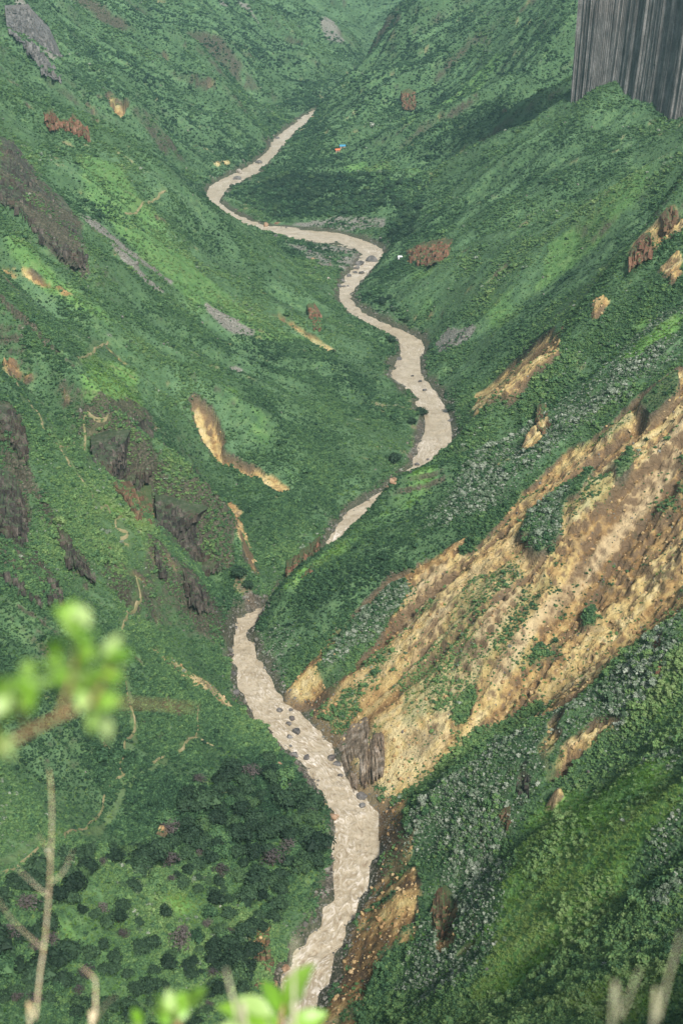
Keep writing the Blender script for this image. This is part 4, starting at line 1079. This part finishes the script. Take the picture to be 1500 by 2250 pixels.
# the largest in view stand as bushes of their own
px_size = size / dep
inner = (u > 10) & (u < 1490) & (v > 10) & (v < 2240)
solo = np.zeros(n, bool)
for kind_mask in (is_silv, ~is_silv):
    idx = np.where(kind_mask & inner)[0]
    solo[idx[np.argsort(-px_size[idx])[:290]]] = True
BIG = [leaf_ball(np.random.default_rng(80 + i), 210, 8, 0.145) for i in range(4)]
SH_ME = [mesh_mixed('bush', *b, M_SHRUB) for b in BIG]
SI_ME = [mesh_mixed('silver_bush', *b, M_SILVER) for b in BIG]
def region(a, b):
    if a < 760 - (b > 2050) * 100 and b > 1650: return 'on the wooded bench left of the river'
    if a < 620 and b > 1250: return 'on the slope with the winding footpaths'
    if a < 720 and b > 800: return 'around the dark cliffs on the left'
    if a < 950 and b < 800: return 'on the upper slopes of the valley'
    if b > 2060 and a > 1180: return 'on the grass at the bottom right corner'
    if a > 1100 and b > 1650: return 'on the bright grassy near slope'
    if b > 1880: return 'low on the near spur above the ochre bank'
    if b > 1480 and b > 1330 + (1500 - a) * 0.85 - 160: return 'on the silvery flank of the near spur'
    if a > 1250 and b > 1300: return 'along the skyline of the near spur'
    if b > 1000 and a > 600: return 'on the ochre spur and its bare face'
    return 'on the green top of the ochre spur'
med_size = np.median(size[solo])
for j in np.where(solo)[0]:
    s_ = bool(is_silv[j])
    o = link('silver_bush' if s_ else 'green_bush', (SI_ME if s_ else SH_ME)[j % 4])
    o.location = P[j] - np.array([0, 0, 0.08]); o.rotation_euler = turn[j]; o.scale = sz3[j]
    o['tint'] = float(tint[j])
    where = region(u[j], v[j])
    big = 'broad' if size[j] > med_size else 'small'
    tone = ('pale' if tint[j] > 0.55 else 'dull') if s_ else ('bright' if tint[j] > 0.62 else 'dark' if tint[j] < 0.38 else 'mid')
    o['label'] = f'{big} {tone} silver grey bush {where}' if s_ else f'{big} {tone} green bush {where}'
    o['category'] = 'bush'; o['group'] = ('silver grey bushes ' if s_ else 'green bushes ') + where
for b in range(3):
    for s_, nm, m in ((True, 'silver_shrubs', M_SILVER), (False, 'green_shrubs', M_SHRUB)):
        sel = (~solo) & (is_silv == s_) & (np.arange(n) % 3 == b)
        scatter(nm, *BALLS[b], m, P[sel], sz3[sel], turn[sel], tint[sel], kind='stuff',
                label='silver grey shrubs spread over the spurs' if s_ else 'green shrubs covering the canyon slopes', category='shrubs')
# grass and herbs between the bushes
def tuft(r, n=26):
    V = []; F = []
    for i in range(n):
        a = r.uniform(0, 6.28); d = r.uniform(0, 0.5); x, y = d * math.cos(a), d * math.sin(a)
        h = r.uniform(0.2, 0.5); l = r.normal(0, 0.5, 2); w = r.uniform(0.06, 0.13); q = r.uniform(0, 6.28); cx, cy = math.cos(q) * w, math.sin(q) * w
        b0 = len(V)
        V += [(x - cx, y - cy, 0), (x + cx, y + cy, 0), (x + l[0] + cx * .4, y + l[1] + cy * .4, h), (x + l[0] - cx * .4, y + l[1] - cy * .4, h)]
        F.append((b0, b0 + 1, b0 + 2, b0 + 3))
    return np.array(V), np.array(F)
P2, k2, dep2, u2, v2, r = cover_points(300000, 33)
gp = (0.12 + 0.75 * grass[k2] + 0.2 * smooth(0.4, 0.7, wood_v[k2])) * (1 - soil[k2] * 0.97) * (1 - scree[k2]) * (1 - rock[k2] * 0.8) * smooth(1100, 700, dep2)
ok = r.random(len(P2)) < gp
P2, k2, dep2 = P2[ok], k2[ok], dep2[ok]; n2 = len(P2)
t2 = 0.45 + (fbm(P2[:, 0] / 25, P2[:, 1] / 25, 3, 4) - 0.5) * 1.6 + 0.25 * grass[k2] + r.normal(0, 0.08, n2)
s2 = r.uniform(0.4, 0.9, (n2, 1)) * np.ones((1, 3)) * (1 + 0.5 * smooth(400, 800, dep2))[:, None]
scatter('grass', *tuft(np.random.default_rng(4)), M_TUFT, P2, s2, np.stack([0 * t2, 0 * t2, r.uniform(0, 6.28, n2)], 1), t2, kind='stuff', label='bright grass between the bushes on the slopes', category='grass')
print('grass', n2, time.time() - T0)

# ------------------------------------------------------------------ trees: each its own trunk and crown
def trunk_mesh(r, H):
    V = []; F = []
    def tube(p0, p1, r0, r1):
        p0, p1 = np.array(p0), np.array(p1); d = p1 - p0; d = d / np.linalg.norm(d)
        a = np.cross(d, [0.3, 0.9, 0.1]); a /= np.linalg.norm(a); b = np.cross(d, a); b0 = len(V)
        for p, q in ((p0, r0), (p1, r1)):
            for j in range(6):
                t = j * math.pi / 3; V.append(tuple(p + (a * math.cos(t) + b * math.sin(t)) * q))
        for j in range(6): F.append((b0 + j, b0 + (j + 1) % 6, b0 + 6 + (j + 1) % 6, b0 + 6 + j))
    top = (r.normal(0, 0.05), r.normal(0, 0.05), 0.42)
    tube((0, 0, -0.12), top, 0.055, 0.04)
    for j in range(5):
        a = j * 1.26 + r.uniform(-0.3, 0.3)
        e = (top[0] + math.cos(a) * r.uniform(0.25, 0.42), top[1] + math.sin(a) * r.uniform(0.25, 0.42), r.uniform(0.6, 0.85))
        tube(top, e, 0.032, 0.012)
    me = bpy.data.meshes.new('trunk'); me.from_pydata(V, [], F); me.update(); me.materials.append(M_BARK)
    return me
TRUNKS = [trunk_mesh(np.random.default_rng(300 + i), 1) for i in range(3)]
CB = [leaf_ball(np.random.default_rng(310 + i), 620, 11, 0.088, flat=0.75, spread=0.62, lift=0.62) for i in range(5)]
CROWN_D = [mesh_mixed('crown', *b, M_TREE) for b in CB]
CROWN_L = [mesh_mixed('crown', *b, M_SHRUB) for b in CB[:3]]
CROWN_G = [mesh_mixed('crown', *leaf_ball(np.random.default_rng(330 + i), 420, 9, 0.06, flat=0.85, spread=0.6, core=False, lift=0.62), M_GREYT) for i in range(2)]
tree_pos = []
def tree(x, y, rad, kind, label, group, tint, name=None):
    z = ts(x, y) - 0.15
    root = bpy.data.objects.new(name or {'dark': 'dark_tree', 'light': 'green_tree', 'grey': 'grey_tree'}[kind], None); COL.objects.link(root)
    root.location = (x, y, z); root.rotation_euler = (0, 0, random.uniform(0, 6.28))
    sx = rad * random.uniform(0.9, 1.12); root.scale = (sx, sx * random.uniform(0.88, 1.12), rad * random.uniform(0.85, 1.15))
    root['label'] = label; root['category'] = 'tree'; root['group'] = group
    link('trunk', random.choice(TRUNKS), root)
    c = link('crown', random.choice({'dark': CROWN_D, 'light': CROWN_L, 'grey': CROWN_G}[kind]), root)
    c['tint'] = float(tint); c.rotation_euler = (0, 0, random.uniform(0, 6.28))
    tree_pos.append((x, y, rad))
Pw, kw, dw, uw, vw, r = cover_points(120000, 44)
wv = wood_v[kw]; cl = fbm(Pw[:, 0] / 22, Pw[:, 1] / 22, 2, 3); gr_ = zsample(Z_GRASS, Pw[:, 0], Pw[:, 1])
sel = np.where((wv > 0.35) & (gr_ < 0.25) & (rd[kw] > 7))[0]
cnt = 0
def wood_place(a, b):
    if b > 2120: return 'at the bottom edge of the wooded bench'
    if a < 130: return 'on the bench behind the tall dry stalk'
    if a > 640: return 'beside the river on the wooded bench'
    if b < 1760: return 'at the upper end of the wooded bench'
    if a > 520 and b > 1960: return 'by the brown scarp of the wooded bench'
    if a > 470: return 'on the river side of the wooded bench'
    if a > 300 and b < 1860: return 'around the brown clearing on the bench'
    if b < 1930: return 'below the winding footpath on the bench'
    return 'in the grassy middle of the wooded bench'
def far_place(a, b):
    if b > 620: return 'along the right bank below the white hut'
    if a > 835: return 'in the gully right of the gravel bar'
    if b > 460: return 'on the far flats near the gravel bar'
    if a > 720: return 'on the far flats under the two huts'
    return 'on the tip of the far flats in the river bend'
for j in sel:
    if cnt >= 330: break
    rad = random.uniform(2.3, 5.0) * (0.8 + 0.5 * smooth(0.42, 0.6, cl[j]))
    if r.random() > 0.10 + 1.0 * smooth(0.36, 0.52, cl[j]): continue
    x, y = Pw[j, 0], Pw[j, 1]
    if any((x - a) ** 2 + (y - b) ** 2 < (0.54 * (rad + c)) ** 2 for a, b, c in tree_pos): continue
    q = r.random(); wh = wood_place(uw[j], vw[j]); sz = 'broad' if rad > 3.6 else 'small'
    if q < 0.80:
        tree(x, y, rad, 'dark', f'{sz} dark green bushy tree {wh}', 'dark trees on the wooded bench', 0.32 + 0.14 * r.normal())
    elif q < 0.91:
        tree(x, y, rad * 0.85, 'light', f'{sz} light green bushy tree {wh}', 'lighter trees on the wooded bench', 0.42 + 0.1 * r.normal())
    else:
        tree(x, y, rad * 0.9, 'grey', f'{sz} leafless greyish tree {wh}', 'leafless grey trees on the wooded bench', 0.35 + 0.15 * r.normal())
    cnt += 1
print('bench trees', cnt)
sel = np.where(terr_v[kw] > 0.35)[0]; c2 = 0
for j in sel:
    if c2 >= 190: break
    x, y = Pw[j, 0], Pw[j, 1]; rad = random.uniform(2.2, 4.4)
    if rd[kw[j]] < 5 or any((x - a) ** 2 + (y - b) ** 2 < (0.7 * (rad + c)) ** 2 for a, b, c in tree_pos): continue
    tree(x, y, rad, 'dark', ('broad' if rad > 3.5 else 'small') + ' dark bushy tree ' + far_place(uw[j], vw[j]), 'trees on the far right bank', 0.42 + 0.12 * r.normal(), 'riverside_tree'); c2 += 1
print('terrace trees', c2)
LONE = [(868, 1012, 5.0, 'wide dark tree on the left bank beside the pale gravel strip'), (925, 905, 4.6, 'dark tree leaning over the left bank at the sharp bend'), (905, 925, 3.6, 'smaller dark tree just behind the tree at the sharp bend'),
        (990, 895, 4.4, 'dark round tree on the right bank above black rocks'), (590, 1665, 3.2, 'dark bush tree at the left edge of the rapids'), (525, 1260, 4.0, 'dark tree at the mouth of the scree gully'),
        (545, 1290, 3.2, 'low dark tree where the scree reaches the river'), (860, 745, 3.8, 'dark bush on the left bank tip opposite the grey scree')]
for (uu, vv, rad, lab) in LONE:
    p, _ = hit2(uu, vv + 8)
    tree(p[0], p[1], rad, 'dark', lab, 'single riverside trees', 0.36)
    tree_root = None

# ------------------------------------------------------------------ boulders, each one, and the cobbles
def rock_mesh(seed, m, name='boulder', sub=3):
    bm = bmesh.new(); bmesh.ops.create_icosphere(bm, subdivisions=sub, radius=1.0)
    r = np.random.default_rng(seed)
    pl = r.normal(0, 1, (9, 3)); pl /= np.linalg.norm(pl, axis=1)[:, None]; dd = r.uniform(0.42, 0.85, 9)
    for v_ in bm.verts:
        p = np.array(v_.co)
        for a, b in zip(pl, dd):
            q = p @ a
            if q > b: p = p - a * (q - b) * 0.92
        nz_ = float(fbm(np.array([p[0] * 2.2 + seed]), np.array([p[1] * 2.2 + p[2] * 1.7]), 3, seed % 5)[0]) - 0.5
        v_.co = p * (1 + 0.22 * nz_)
    me = bpy.data.meshes.new(name); bm.to_mesh(me); bm.free(); me.materials.append(m)
    return me
RG = [rock_mesh(i, M_BOULD) for i in range(5)]; RP = [rock_mesh(20 + i, M_BOULDP) for i in range(3)]; RO = [rock_mesh(30 + i, M_BOULDO) for i in range(3)]
for j, (uu, vv, px, kd, lab) in enumerate(BOULDERS):
    p, t = hit2(uu, vv)
    if p[2] < 0.4: p = atz(uu, vv, 0.1); t = np.linalg.norm(p - np.array([0, 0, CAM_Z]))
    s = px / FPX * t * 0.50
    o = link('boulder', random.choice({'g': RG, 'p': RP, 'o': RO}[kd]), label=lab, category='boulder')
    o.location = (p[0], p[1], p[2] + s * 0.05); o.rotation_euler = (random.uniform(-.4, .4), random.uniform(-.4, .4), random.uniform(0, 6.28))
    o.scale = (s * random.uniform(0.9, 1.15), s * random.uniform(0.85, 1.1), s * random.uniform(0.62, 0.85))
# cobbles on bars and banks
Pc, kc, r = candidates(420000, 55)
okv, dc, uc, vc = in_view(Pc)
pc = np.clip(scree[kc] * 0.75 + (1 - smooth(3, 9, rd[kc] + 4 * (fbm(Pc[:, 0] / 8, Pc[:, 1] / 8, 2, 1) - 0.5))) * 0.7 + soil[kc] * 0.05 + rock[kc] * 0.05 + 0.002, 0, 1)
ok = okv & SEEN[kc] & (Pc[:, 2] > -0.5) & (r.random(len(Pc)) < pc)
Pc, dc, kc = Pc[ok], dc[ok], kc[ok]; nc = len(Pc)
bs = r.gamma(2.2, 0.22, nc) * (0.6 + 0.6 * smooth(400, 1200, dc)); bs = np.clip(bs, 0.15, 2.2)
bs *= np.where(soil[kc] > 0.5, 0.7, 1.0)
cm = rock_mesh(41, M_BOULD, 'c', 1); cv = np.array([v_.co[:] for v_ in cm.vertices]); cf = np.array([list(p.vertices) + [p.vertices[2]] for p in cm.polygons])
M_COB = rock_material('cobble_stone', (0.05, 0.048, 0.040), (0.15, 0.143, 0.120), (0.31, 0.295, 0.25), rustk=0.2, scale=0.6)
trn = r.uniform(0, 6.28, (nc, 3)); bs3 = bs[:, None] * r.uniform(0.7, 1.2, (nc, 3))
scatter('cobbles', cv, cf, M_COB, Pc, bs3, trn, np.zeros(nc), kind='stuff', label='grey cobbles and broken rock along the river banks and scree', category='rocks')
Pr, kr, r = candidates(260000, 66)
okv, dr_, ur, vr = in_view(Pr)
ok = okv & SEEN[kr] & (r.random(len(Pr)) < 0.17 * soil[kr] * (1 - 0.6 * pale[kr])) & (rd[kr] > 3)
Pr, kr = Pr[ok], kr[ok]; nr = len(Pr)
M_RUB = rock_material('ochre_rubble', (0.14, 0.09, 0.042), (0.38, 0.26, 0.12), (0.56, 0.44, 0.26), rust=(0.26, 0.12, 0.05), rustk=0.5, scale=0.7)
rs_ = np.clip(r.gamma(2.0, 0.24, nr), 0.15, 1.1)[:, None] * r.uniform(0.6, 1.2, (nr, 3))
scatter('rubble', cv, cf, M_RUB, Pr, rs_, r.uniform(0, 6.28, (nr, 3)), np.zeros(nr), kind='stuff', label='ochre rubble on the bare eroded slope', category='rubble')
print('cobbles', nc, time.time() - T0)

# ------------------------------------------------------------------ footpaths
def path_material():
    m, n, b = mat('path_dust')
    pos = nd(n, 'ShaderNodeNewGeometry').outputs['Position']
    n.links.new(ramp(n, noise(n, pos, 0.35, 5), [(0.35, (0.120, 0.128, 0.055)), (0.5, (0.180, 0.162, 0.080)), (0.7, (0.260, 0.215, 0.125))]), b.inputs['Base Color'])
    b.inputs['Roughness'].default_value = 1.0
    return m
M_PATH = path_material()
for lab, pts, w in TRAILS:
    H = np.array([hit2(*p)[0][:2] for p in pts])
    C = resample(catmull(H, 6), 1.2)
    C = C + np.stack([fbm(C[:, 0] / 6, C[:, 1] / 6, 2, 1) - 0.5, fbm(C[:, 0] / 6, C[:, 1] / 6, 2, 5) - 0.5], 1) * 2.0
    t = np.gradient(C, axis=0); t /= np.linalg.norm(t, axis=1)[:, None] + 1e-9; nrm = np.stack([-t[:, 1], t[:, 0]], 1)
    ww = (w * (0.42 + 0.45 * fbm(C[:, 0] / 5, C[:, 1] / 5, 2, 3)))[:, None]
    rows = [C + nrm * ww * q for q in (-1, -0.35, 0.35, 1)]
    V = np.stack([np.c_[a, tsurf(a[:, 0], a[:, 1]) + h] for a, h in zip(rows, (0.1, 0.5, 0.5, 0.1))], 1).reshape(-1, 3)
    i = (np.arange(len(C) - 1)[:, None] * 4 + np.arange(3)[None]).ravel()
    me = mesh_np('footpath', V, np.stack([i, i + 1, i + 5, i + 4], 1)); me.materials.append(M_PATH)
    link('footpath', me, kind='structure', label=lab)

# ------------------------------------------------------------------ huts
def plain(name, col, rough=0.8):
    m, n, b = mat(name)
    pos = nd(n, 'ShaderNodeNewGeometry').outputs['Position']
    f = noise(n, pos, 1.5, 4)
    n.links.new(mixc(n, f, tuple(c * 0.7 for c in col), tuple(min(c * 1.25, 0.95) for c in col)), b.inputs['Base Color'])
    b.inputs['Roughness'].default_value = rough
    return m
def box(x0, x1, y0, y1, z0, z1):
    V = [(x0, y0, z0), (x1, y0, z0), (x1, y1, z0), (x0, y1, z0), (x0, y0, z1), (x1, y0, z1), (x1, y1, z1), (x0, y1, z1)]
    return V, [(0, 3, 2, 1), (4, 5, 6, 7), (0, 1, 5, 4), (1, 2, 6, 5), (2, 3, 7, 6), (3, 0, 4, 7)]
def hut(uu, vv, w, d, h, roofm, wallm, label, rz):
    p, _ = hit2(uu, vv)
    root = bpy.data.objects.new('hut', None); COL.objects.link(root); root.location = (p[0], p[1], p[2] - 0.3); root.rotation_euler = (0, 0, rz)
    root['label'] = label; root['category'] = 'hut'
    def part(nm, V, F, m):
        me = bpy.data.meshes.new(nm); me.from_pydata(V, [], F); me.update(); me.materials.append(m); return link(nm, me, root)
    t = 0.25; V = []; F = []
    for b_ in ((-w / 2, w / 2, d / 2 - t, d / 2, -1, h), (-w / 2, -w / 2 + t, -d / 2, d / 2 - t, -1, h), (w / 2 - t, w / 2, -d / 2, d / 2 - t, -1, h), (-w / 2 + t, -w * .12, -d / 2, -d / 2 + t, -1, h), (w * .12, w / 2 - t, -d / 2, -d / 2 + t, -1, h), (-w * .12, w * .12, -d / 2, -d / 2 + t, h * .82, h)):
        v_, f_ = box(*b_); k0 = len(V); V += v_; F += [tuple(a + k0 for a in q) for q in f_]
    part('wall', V, F, wallm)
    part('door', *box(-w * .12, w * .12, -d / 2 + .08, -d / 2 + .16, -0.2, h * .82), plain('door_wood', (0.12, 0.08, 0.05)))
    e = 0.35; rh = h * 0.45
    V = [(-w / 2 - e, -d / 2 - e, h - .1), (w / 2 + e, -d / 2 - e, h - .1), (w / 2 + e, 0, h + rh), (-w / 2 - e, 0, h + rh), (w / 2 + e, d / 2 + e, h - .1), (-w / 2 - e, d / 2 + e, h - .1)]
    V2 = [(a, b_, c + .14) for a, b_, c in V]
    part('roof', V + V2, [(0, 3, 2, 1), (3, 5, 4, 2), (6, 7, 8, 9), (9, 8, 10, 11), (0, 1, 7, 6), (5, 11, 10, 4), (1, 2, 8, 7), (2, 4, 10, 8), (3, 0, 6, 9), (5, 3, 9, 11)], roofm)
M_ADOBE = plain('adobe', (0.30, 0.22, 0.15)); M_ORANGE = plain('orange_sheet', (0.75, 0.16, 0.07)); M_BLUE = plain('blue_sheet', (0.05, 0.22, 0.33)); M_WHITE = plain('white_sheet', (0.78, 0.78, 0.76))
hut(741, 332, 4.2, 3.2, 2.0, M_ORANGE, M_ADOBE, 'tiny hut with an orange roof on the far river flats', 0.3)
hut(752, 325, 5.6, 4.0, 2.6, M_BLUE, M_ADOBE, 'small hut with a teal blue roof behind the orange one', 0.2)
hut(879, 568, 2.6, 2.2, 1.7, M_WHITE, M_WHITE, 'little white hut on the slope above the river bend', -0.3)
print('built', time.time() - T0)
# ------------------------------------------------------------------ plants at the viewer's feet
def stem_material(name, a, b_):
    m, n, b = mat(name)
    pos = nd(n, 'ShaderNodeNewGeometry').outputs['Position']
    n.links.new(ramp(n, noise(n, pos, 40, 3), [(0.3, a), (0.7, b_)]), b.inputs['Base Color'])
    b.inputs['Roughness'].default_value = 0.75
    return m
M_TWIG = stem_material('dry_twig', (0.52, 0.36, 0.16), (0.80, 0.70, 0.50))
M_BRANCH = stem_material('branch_bark', (0.22, 0.13, 0.06), (0.40, 0.26, 0.13))
M_STRAW = stem_material('straw', (0.36, 0.34, 0.20), (0.55, 0.52, 0.36))
def fresh_leaf():
    m, n, b = mat('fresh_leaf')
    oi = nd(n, 'ShaderNodeObjectInfo')
    c = ramp(n, oi.outputs['Random'], [(0.0, (0.150, 0.330, 0.020)), (0.5, (0.270, 0.480, 0.050)), (1.0, (0.460, 0.590, 0.230))])
    n.links.new(c, b.inputs['Base Color']); b.inputs['Roughness'].default_value = 0.38; b.inputs['Specular IOR Level'].default_value = 0.5
    tr = nd(n, 'ShaderNodeBsdfTranslucent'); n.links.new(c, tr.inputs[0])
    mx = nd(n, 'ShaderNodeMixShader'); mx.inputs[0].default_value = 0.35
    n.links.new(b.outputs[0], mx.inputs[1]); n.links.new(tr.outputs[0], mx.inputs[2]); n.links.new(mx.outputs[0], n.nodes['Material Output'].inputs['Surface'])
    return m
M_FRESH = fresh_leaf()
def tube_mesh(P, rad, m, name='stem', seg=8):
    P = catmull(P, 6); n = len(P); rad = np.interp(np.linspace(0, 1, n), np.linspace(0, 1, len(rad)), rad)
    V = []; F = []
    for i in range(n):
        t = P[min(i + 1, n - 1)] - P[max(i - 1, 0)]; t /= np.linalg.norm(t)
        a = np.cross(t, [0.2, 1, 0.1]); a /= np.linalg.norm(a); b = np.cross(t, a)
        for j in range(seg):
            q = 2 * math.pi * j / seg; V.append(P[i] + (a * math.cos(q) + b * math.sin(q)) * rad[i])
    for i in range(n - 1):
        for j in range(seg): F.append((i * seg + j, i * seg + (j + 1) % seg, (i + 1) * seg + (j + 1) % seg, (i + 1) * seg + j))
    me = mesh_np(name, np.array(V), np.array(F)); me.materials.append(m)
    return me
def leaf_mesh():
    V = []; F = []
    prof = [(0, 0.0), (0.12, 0.10), (0.3, 0.22), (0.5, 0.26), (0.72, 0.2), (0.9, 0.09), (1.0, 0.0)]
    for t, w in prof:
        z = 0.10 * math.sin(t * 3.0) - 0.12 * t * t
        V += [(t, -w, z + 0.06 * w), (t, 0, z - 0.05 * (w > 0)), (t, w, z + 0.06 * w)]
    for i in range(len(prof) - 1):
        F += [(i * 3, i * 3 + 3, i * 3 + 4, i * 3 + 1), (i * 3 + 1, i * 3 + 4, i * 3 + 5, i * 3 + 2)]
    me = mesh_np('leaf', np.array(V), np.array(F)); me.materials.append(M_FRESH)
    return me
LEAF = leaf_mesh()
def plant(name, label, cat, base):
    root = bpy.data.objects.new(name, None); COL.objects.link(root); root.location = base
    root['label'] = label; root['category'] = cat
    return root
def add_tube(root, P, rad, m, name):
    P = np.array(P) - np.array(root.location)
    return link(name, tube_mesh(P, rad, m, name), root)
def add_leaf(root, p, tip, wide=1.0):
    p = np.array(p); d = np.array(tip) - p; L = np.linalg.norm(d)
    o = link('leaf', LEAF, root)
    q = Vector(d).to_track_quat('X', 'Z'); e = q.to_matrix() @ Matrix.Rotation(random.uniform(-0.9, 0.9), 3, 'X')
    o.rotation_euler = e.to_euler(); o.location = p - np.array(root.location); o.scale = (L, L * wide, L)
def down(p, lean=(0, 0)):
    x, y = p[0] + lean[0], p[1] + lean[1]
    return np.array([x, y, ts(x, y) - 0.05])
# leafy branch reaching in from the left
def leafy(label, stem_px, t, leaves, root_lean, rad, name='leafy_branch', m=None, side=()):
    m = m or M_BRANCH
    S_ = [at(a, b, t * f) for a, b, f in stem_px]
    g = down(S_[0], root_lean); mid = (g + S_[0]) / 2 + np.array([0, 0, 0.1])
    root = plant(name, label, 'plant', g)
    add_tube(root, [g, mid] + S_, [rad * 1.5, rad * 1.3] + list(np.linspace(rad, rad * 0.45, len(S_))), m, 'stem')
    for sp in side:
        add_tube(root, [at(a, b, t * f) for a, b, f in sp], list(np.linspace(rad * 0.5, rad * 0.2, len(sp))), m, 'twig')
    for (a, b, c, d, f) in leaves:
        add_leaf(root, at(a, b, t * f), at(c, d, t * (f + random.uniform(-0.02, 0.02))), random.uniform(0.85, 1.3))
LV = []
def cluster(cu, cv, n, ln, f=1.0, a0=0, a1=360, j=14):
    n = int(n * 1.6); ln *= 0.8
    for i in range(n):
        a = R(a0 + (a1 - a0) * (i + random.random() * 0.8) / n); q = ln * random.uniform(0.7, 1.15)
        u0, v0 = cu + random.uniform(-j, j), cv + random.uniform(-j, j)
        LV.append((u0, v0, u0 + math.cos(a) * q, v0 - math.sin(a) * q, f * random.uniform(0.97, 1.03)))
cluster(165, 1395, 4, 80, 1.0, 55, 135, 8); cluster(172, 1425, 6, 72); cluster(225, 1450, 5, 82, 1.0, -45, 70); cluster(140, 1480, 6, 75)
cluster(195, 1510, 7, 78); cluster(205, 1555, 6, 80, 1.0, -110, 70); cluster(60, 1500, 6, 72, 0.95); cluster(15, 1530, 6, 80, 0.95); cluster(10, 1600, 3, 70, 0.95, 180, 300)
leafy('blurred leafy branch with bright green leaves in front of the left slope', [(-60, 1700, 0.95), (0, 1650, 0.97), (60, 1610, 1.0), (130, 1575, 1.0), (200, 1545, 1.0)], 1.5, LV, (-0.2, -0.15), 0.0044,
      side=[[(200, 1545, 1.0), (300, 1546, 1.05), (430, 1556, 1.1)], [(130, 1575, 1.0), (160, 1480, 1.0), (168, 1390, 1.0)], [(60, 1610, 1.0), (40, 1540, 0.97), (10, 1490, 0.95)], [(200, 1545, 1.0), (230, 1490, 1.0), (255, 1440, 1.0)]])
LV = []
cluster(385, 2235, 4, 60, 1.0, 40, 130); cluster(405, 2225, 3, 58, 1.0, 30, 90); cluster(365, 2240, 3, 58, 1.0, 80, 150); cluster(300, 2262, 2, 50, 1.0, 60, 120)
leafy('small blurred green sprig at the bottom edge beside the dead stalk', [(390, 2330, 1.0), (388, 2280, 1.0), (386, 2230, 1.0)], 2.3, LV, (-0.1, -0.3), 0.006, side=[[(388, 2300, 1.0), (340, 2280, 1.0), (300, 2262, 1.0)]])
LV = [(590, 2260, 478, 2203, 1.0), (600, 2235, 520, 2190, 1.0), (575, 2275, 465, 2262, 1.0), (610, 2230, 582, 2150, 1.0), (625, 2245, 678, 2118, 1.0), (640, 2225, 668, 2180, 0.98), (630, 2262, 720, 2225, 1.0), (600, 2270, 560, 2230, 1.0), (630, 2270, 690, 2262, 1.0), (606, 2262, 596, 2222, 1.0)]
leafy('blurred sprig of long pointed leaves over the muddy water', [(610, 2400, 1.0), (612, 2330, 1.0), (612, 2270, 1.0), (622, 2210, 1.0)], 2.6, LV, (0.0, -0.3), 0.006)
# dead stalks
def stalk(label, main, t, rad, twigs, m=None, lean=(0.05, -0.3)):
    m = m or M_TWIG
    S_ = [at(a, b, t) for a, b in main]
    g = down(S_[0], lean); root = plant('dry_stalk', label, 'plant', g)
    add_tube(root, [g, (g + S_[0]) / 2 + np.array([0.01, 0, 0.05])] + S_, [rad * 1.3, rad * 1.2] + list(np.linspace(rad, rad * 0.4, len(S_))), m, 'stem')
    for tw in twigs: add_tube(root, [at(a, b, t * f) for a, b, f in tw], list(np.linspace(rad * 0.5, rad * 0.15, len(tw))), m, 'twig')
stalk('tall dry forked stalk standing before the wooded bench', [(70, 2300), (78, 2240), (88, 2140), (97, 2080), (102, 2030), (107, 1970), (110, 1920), (113, 1850), (114, 1790), (112, 1730), (108, 1690)], 3.0, 0.0022,
      [[(97, 2087, 1.0), (60, 2055, 1.0), (25, 2020, 1.0), (-5, 1975, 1.0)], [(107, 1970, 1.0), (80, 1948, 1.0), (55, 1925, 1.0), (35, 1905, 1.0)], [(111, 1890, 1.0), (100, 1860, 1.0), (85, 1835, 1.0)], [(114, 1940, 1.02), (140, 1915, 1.03), (160, 1870, 1.04)]])
stalk('short broken dry stalk at the bottom edge', [(208, 2330), (209, 2250), (210, 2190), (210, 2155)], 2.9, 0.0034, [[(210, 2155, 1.0), (195, 2138, 1.0), (178, 2125, 1.0)], [(210, 2240, 1.0), (235, 2205, 0.96), (262, 2185, 0.93)]])
stalk('pale straw stem slanting across the near grass slope', [(1430, 2330), (1445, 2240), (1465, 2160), (1482, 2100), (1496, 2050)], 1.9, 0.0018, [], M_STRAW)
stalk('shorter straw stem beside the slanting one', [(1340, 2310), (1360, 2240), (1382, 2190), (1405, 2130)], 1.9, 0.0015, [], M_STRAW)
stalk('thin blurred stem rising past the river mouth bank', [(650, 2330), (648, 2250), (645, 2150), (648, 2060)], 2.3, 0.0036, [], M_STRAW)
stalk('thin blurred stem before the shaded trees', [(545, 2330), (525, 2250), (508, 2180), (496, 2130)], 2.3, 0.0034, [], M_STRAW)
# ------------------------------------------------------------------ the air
def haze():
    top = float(max(TZ.max(), 320)) + 6
    V, F = box(-2300, 2300, -48, 3480, float(TZ.min()) - 1.2, top)
    me = bpy.data.meshes.new('haze'); me.from_pydata(V, [], F); me.update()
    m = bpy.data.materials.new('air'); m.use_nodes = True; n = m.node_tree; n.nodes.clear()
    o = n.nodes.new('ShaderNodeOutputMaterial'); pv = n.nodes.new('ShaderNodeVolumePrincipled')
    pv.inputs['Color'].default_value = (0.40, 0.66, 0.70, 1); pv.inputs['Density'].default_value = HAZE; pv.inputs['Anisotropy'].default_value = 0.2
    n.links.new(pv.outputs[0], o.inputs['Volume']); me.materials.append(m)
    link('haze', me, kind='stuff', label='thin blue air over the canyon', category='haze')
HAZE = 0.00009
haze()
print('done', time.time() - T0)
